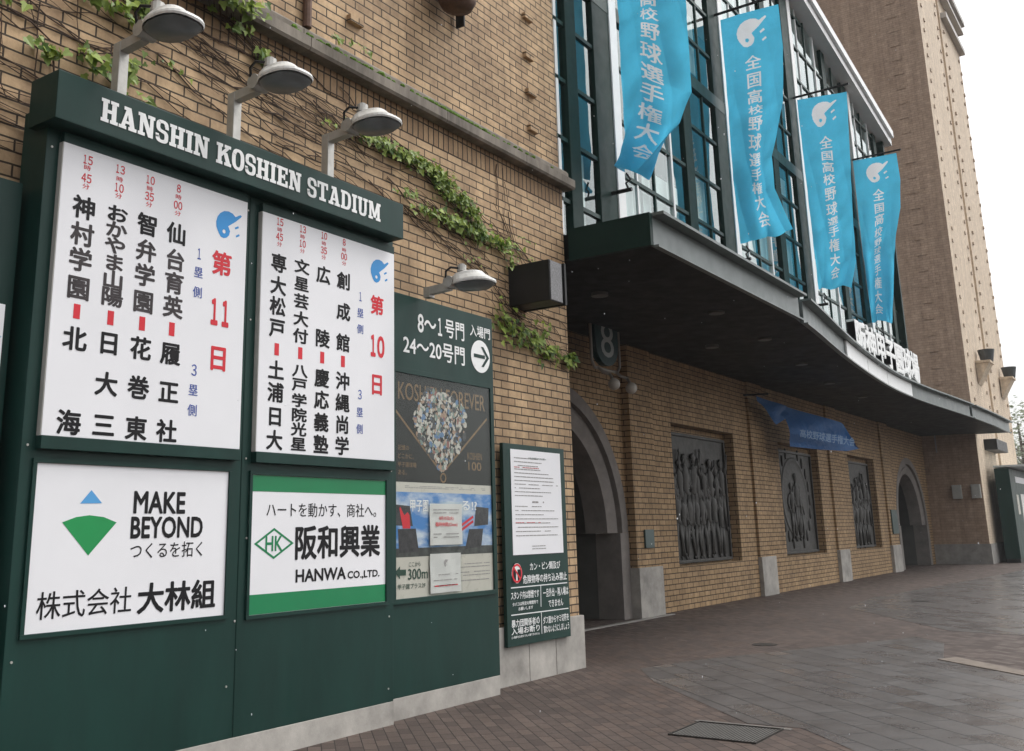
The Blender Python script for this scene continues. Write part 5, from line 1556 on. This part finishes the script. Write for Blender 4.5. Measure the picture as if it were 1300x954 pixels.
# ================================================================== THINGS AT THE TOWER FOOT
for y, lab in ((7.72, 'left of two pale grey boxes on the dark tower wall'), (7.02, 'right of two pale grey boxes on the dark tower wall, nearer the corner')):
    t = thing('junction_box', lab, 'box', (TX, y, 2.55), 'pale boxes on the tower wall')
    bm = new(); box(bm, TX - .16, TX, y - .2, y + .14, 2.55, 3.1, .01); part('casing', bm, flat('pale_grey_box', (0.42, 0.42, 0.39), .5), t)
    bm = new(); box(bm, TX - .175, TX - .161, y - .16, y + .10, 2.6, 3.05, .004); part('cover', bm, MATS['pale_grey_box'], t)
t = thing('speaker_box', 'black box on the pale tower front above the far green board', 'speaker', (47.5, TY, 4.55))
bm = new(); box(bm, 46.7, 49.6, TY - .5, TY, 4.55, 5.0, .02); part('casing', bm, BLACKM, t)
def shelf_lamp(x, z0, lab):
    t = thing('bracket_floodlight', lab, 'floodlight', (x, TY, z0), 'floodlights on the tower front')
    bm = new(); box(bm, x - .65, x + .5, TY - .6, TY, z0, z0 + .1); part('shelf', bm, BRICK_T, t)
    bm = new()
    a = [bm.verts.new(p) for p in ((x - .6, TY - .02, z0), (x - .6, TY - .55, z0), (x - .6, TY - .02, z0 - .9))]
    b = [bm.verts.new(p) for p in ((x + .4, TY - .02, z0), (x + .4, TY - .55, z0), (x + .4, TY - .02, z0 - .9))]
    bm.faces.new(a); bm.faces.new(b[::-1])
    for i_ in range(3): bm.faces.new((a[i_], a[(i_ + 1) % 3], b[(i_ + 1) % 3], b[i_]))
    part('corbel', bm, BRICK_T, t)
    bm = new(); tube(bm, [(x, TY - .4, z0 + .1), (x, TY - .4, z0 + .62)], [.24, .34], 14); part('lamp_can', bm, flat('dark_lamp_can', (0.06, 0.065, 0.065), .5), t)
shelf_lamp(47.9, 8.3, 'left dark floodlight on a triangular shelf of the pale tower front')
shelf_lamp(54.6, 8.35, 'right dark floodlight on a shelf at the outer edge of the tower')
# far green information board with its own little roof
FB = thing('information_board', 'green information board with small roof standing beside the pale tower', 'sign', (47.0, 5.9, 0))
bm = new(); box(bm, 46.2, 54.0, 5.90, 6.45, .15, 3.75, .02); part('board_body', bm, GREEN, FB)
bm = new(); box(bm, 46.2, 54.0, 5.92, 6.43, -.05, .15); part('base', bm, BLACKM, FB)
for a, b, c, d, mt, nm in ((47.6, 50.9, 3.2, 3.45, WHITE, 'title_plate'), (47.3, 47.9, 1.9, 2.7, CREAM, 'notice_sheet'), (48.6, 49.7, 1.35, 2.75, PAPER, 'notice_sheet'), (51.0, 52.2, 1.4, 3.0, WHITE, 'notice_sheet'), (48.2, 50.6, .75, 1.2, PAPER, 'notice_sheet')):
    bm = new(); box(bm, a, b, 5.885, 5.905, c, d); part(nm, bm, mt, FB)
bm = new(); box(bm, 46.4, 56.0, 5.2, 6.5, 3.80, 3.88); part('glass_roof', bm, flat('pale_canopy_sheet', (0.62, 0.66, 0.66), .3), FB)
# low grey building and trees beyond
GH = thing('kiosk_building', 'low grey building far beyond the tower at the right edge', 'building', (110, 6, 0))
bm = new(); box(bm, 96, 150, 2, 30, 0, 5.6); part('wall', bm, flat('grey_render', (0.30, 0.30, 0.29), .8), GH)
bm = new(); box(bm, 95.2, 151, 1.2, 31, 5.6, 6.3); part('roof', bm, flat('slate_roof', (0.17, 0.17, 0.17), .7), GH)

def tree(x, y, h, seed, label):
    r = random.Random(seed)
    t = thing('tree', label, 'tree', (x, y, 0), 'trees beyond the tower')
    bm = new()
    tube(bm, [(x, y, 0), (x + .1, y, h * .35), (x, y + .1, h * .8)], [.28, .2, .06], 9)
    tips = []
    for k in range(13):
        z0 = h * r.uniform(.25, .7); a = r.uniform(0, 6.28); L = h * r.uniform(.18, .36)
        e = Vector((x + L * math.cos(a), y + L * math.sin(a), z0 + L * r.uniform(.3, .9)))
        tube(bm, [(x, y, z0), (x + L * .5 * math.cos(a), y + L * .5 * math.sin(a), z0 + L * .25), e], [.09, .06, .02], 6); tips.append(e)
    part('trunk', bm, flat('pale_bark', (0.17, 0.15, 0.13), .9), t)
    tips.append(Vector((x, y, h * .85)))
    bm = new(); lay = bm.faces.layers.float.new('tone_f')
    for k in range(3600):
        c = r.choice(tips); rad = h * .13
        p = c + Vector((r.gauss(0, rad * .6), r.gauss(0, rad * .6), r.gauss(0, rad * .5)))
        s = r.uniform(.08, .2)
        m_ = Matrix.Rotation(r.uniform(0, 6.28), 3, 'Z') @ Matrix.Rotation(r.uniform(-1.2, 1.2), 3, 'X')
        f = bm.faces.new([bm.verts.new(p + m_ @ Vector(q_)) for q_ in ((-s, 0, 0), (0, -s * .6, 0), (s, 0, 0), (0, s * .6, 0))])
        f[lay] = r.random()
    me = bpy.data.meshes.new('crown'); bm.to_mesh(me); vals = [f[lay] for f in bm.faces]; bm.free()
    at = me.attributes.new('tone', 'FLOAT', 'FACE')
    for i_, v_ in enumerate(vals): at.data[i_].value = v_
    part('crown', me, LEAFT, t)
tree(84, 9.6, 11.0, 21, 'leafy tree with haze-paled leaves right behind the far end of the tower')
tree(96, 5.2, 9.0, 22, 'smaller tree with haze-paled leaves farther right behind the grey building line')

# falling rain, seen as scattered pale drops
bm = new(); rd = random.Random(77)
for k in range(420):
    x, y, z_ = rd.uniform(2.5, 15), rd.uniform(-2.5, 4.8), rd.uniform(.2, 8.5)
    if math.hypot(x, y) < 2.2: continue
    d_ = rd.uniform(.0016, .0034)
    bmesh.ops.create_icosphere(bm, subdivisions=1, radius=d_, matrix=Matrix.Translation((x, y, z_)) @ Matrix.Diagonal((1, 1, rd.uniform(1.2, 2.2), 1)))
solo('rain', bm, flat('rain_drop', (0.85, 0.87, 0.9), 0.2, 0, 0.02), 'fine rain drops falling in front of the stadium', 'rain', kind='stuff', loc=(8, 2, 0))

# thin rain mist: one even volume round the camera and everything built
bm = new(); box(bm, -125, 265, -165, 165, -1.0, 47.0)
me_h = bpy.data.meshes.new('haze'); bmesh.ops.recalc_face_normals(bm, faces=bm.faces[:]); bm.to_mesh(me_h); bm.free()
hz = bpy.data.objects.new('haze', me_h); COL.objects.link(hz)
hz['kind'] = 'stuff'; hz['label'] = 'thin pale rain mist hanging over the stadium forecourt'; hz['category'] = 'haze'
mh = bpy.data.materials.new('rain_mist'); mh.use_nodes = True
nt = mh.node_tree
nt.nodes.remove(nt.nodes['Principled BSDF'])
pv = nt.nodes.new('ShaderNodeVolumePrincipled')
pv.inputs['Color'].default_value = (0.95, 0.96, 0.97, 1)
pv.inputs['Density'].default_value = 0.0007
nt.links.new(pv.outputs[0], nt.nodes['Material Output'].inputs['Volume'])
me_h.materials.append(mh)
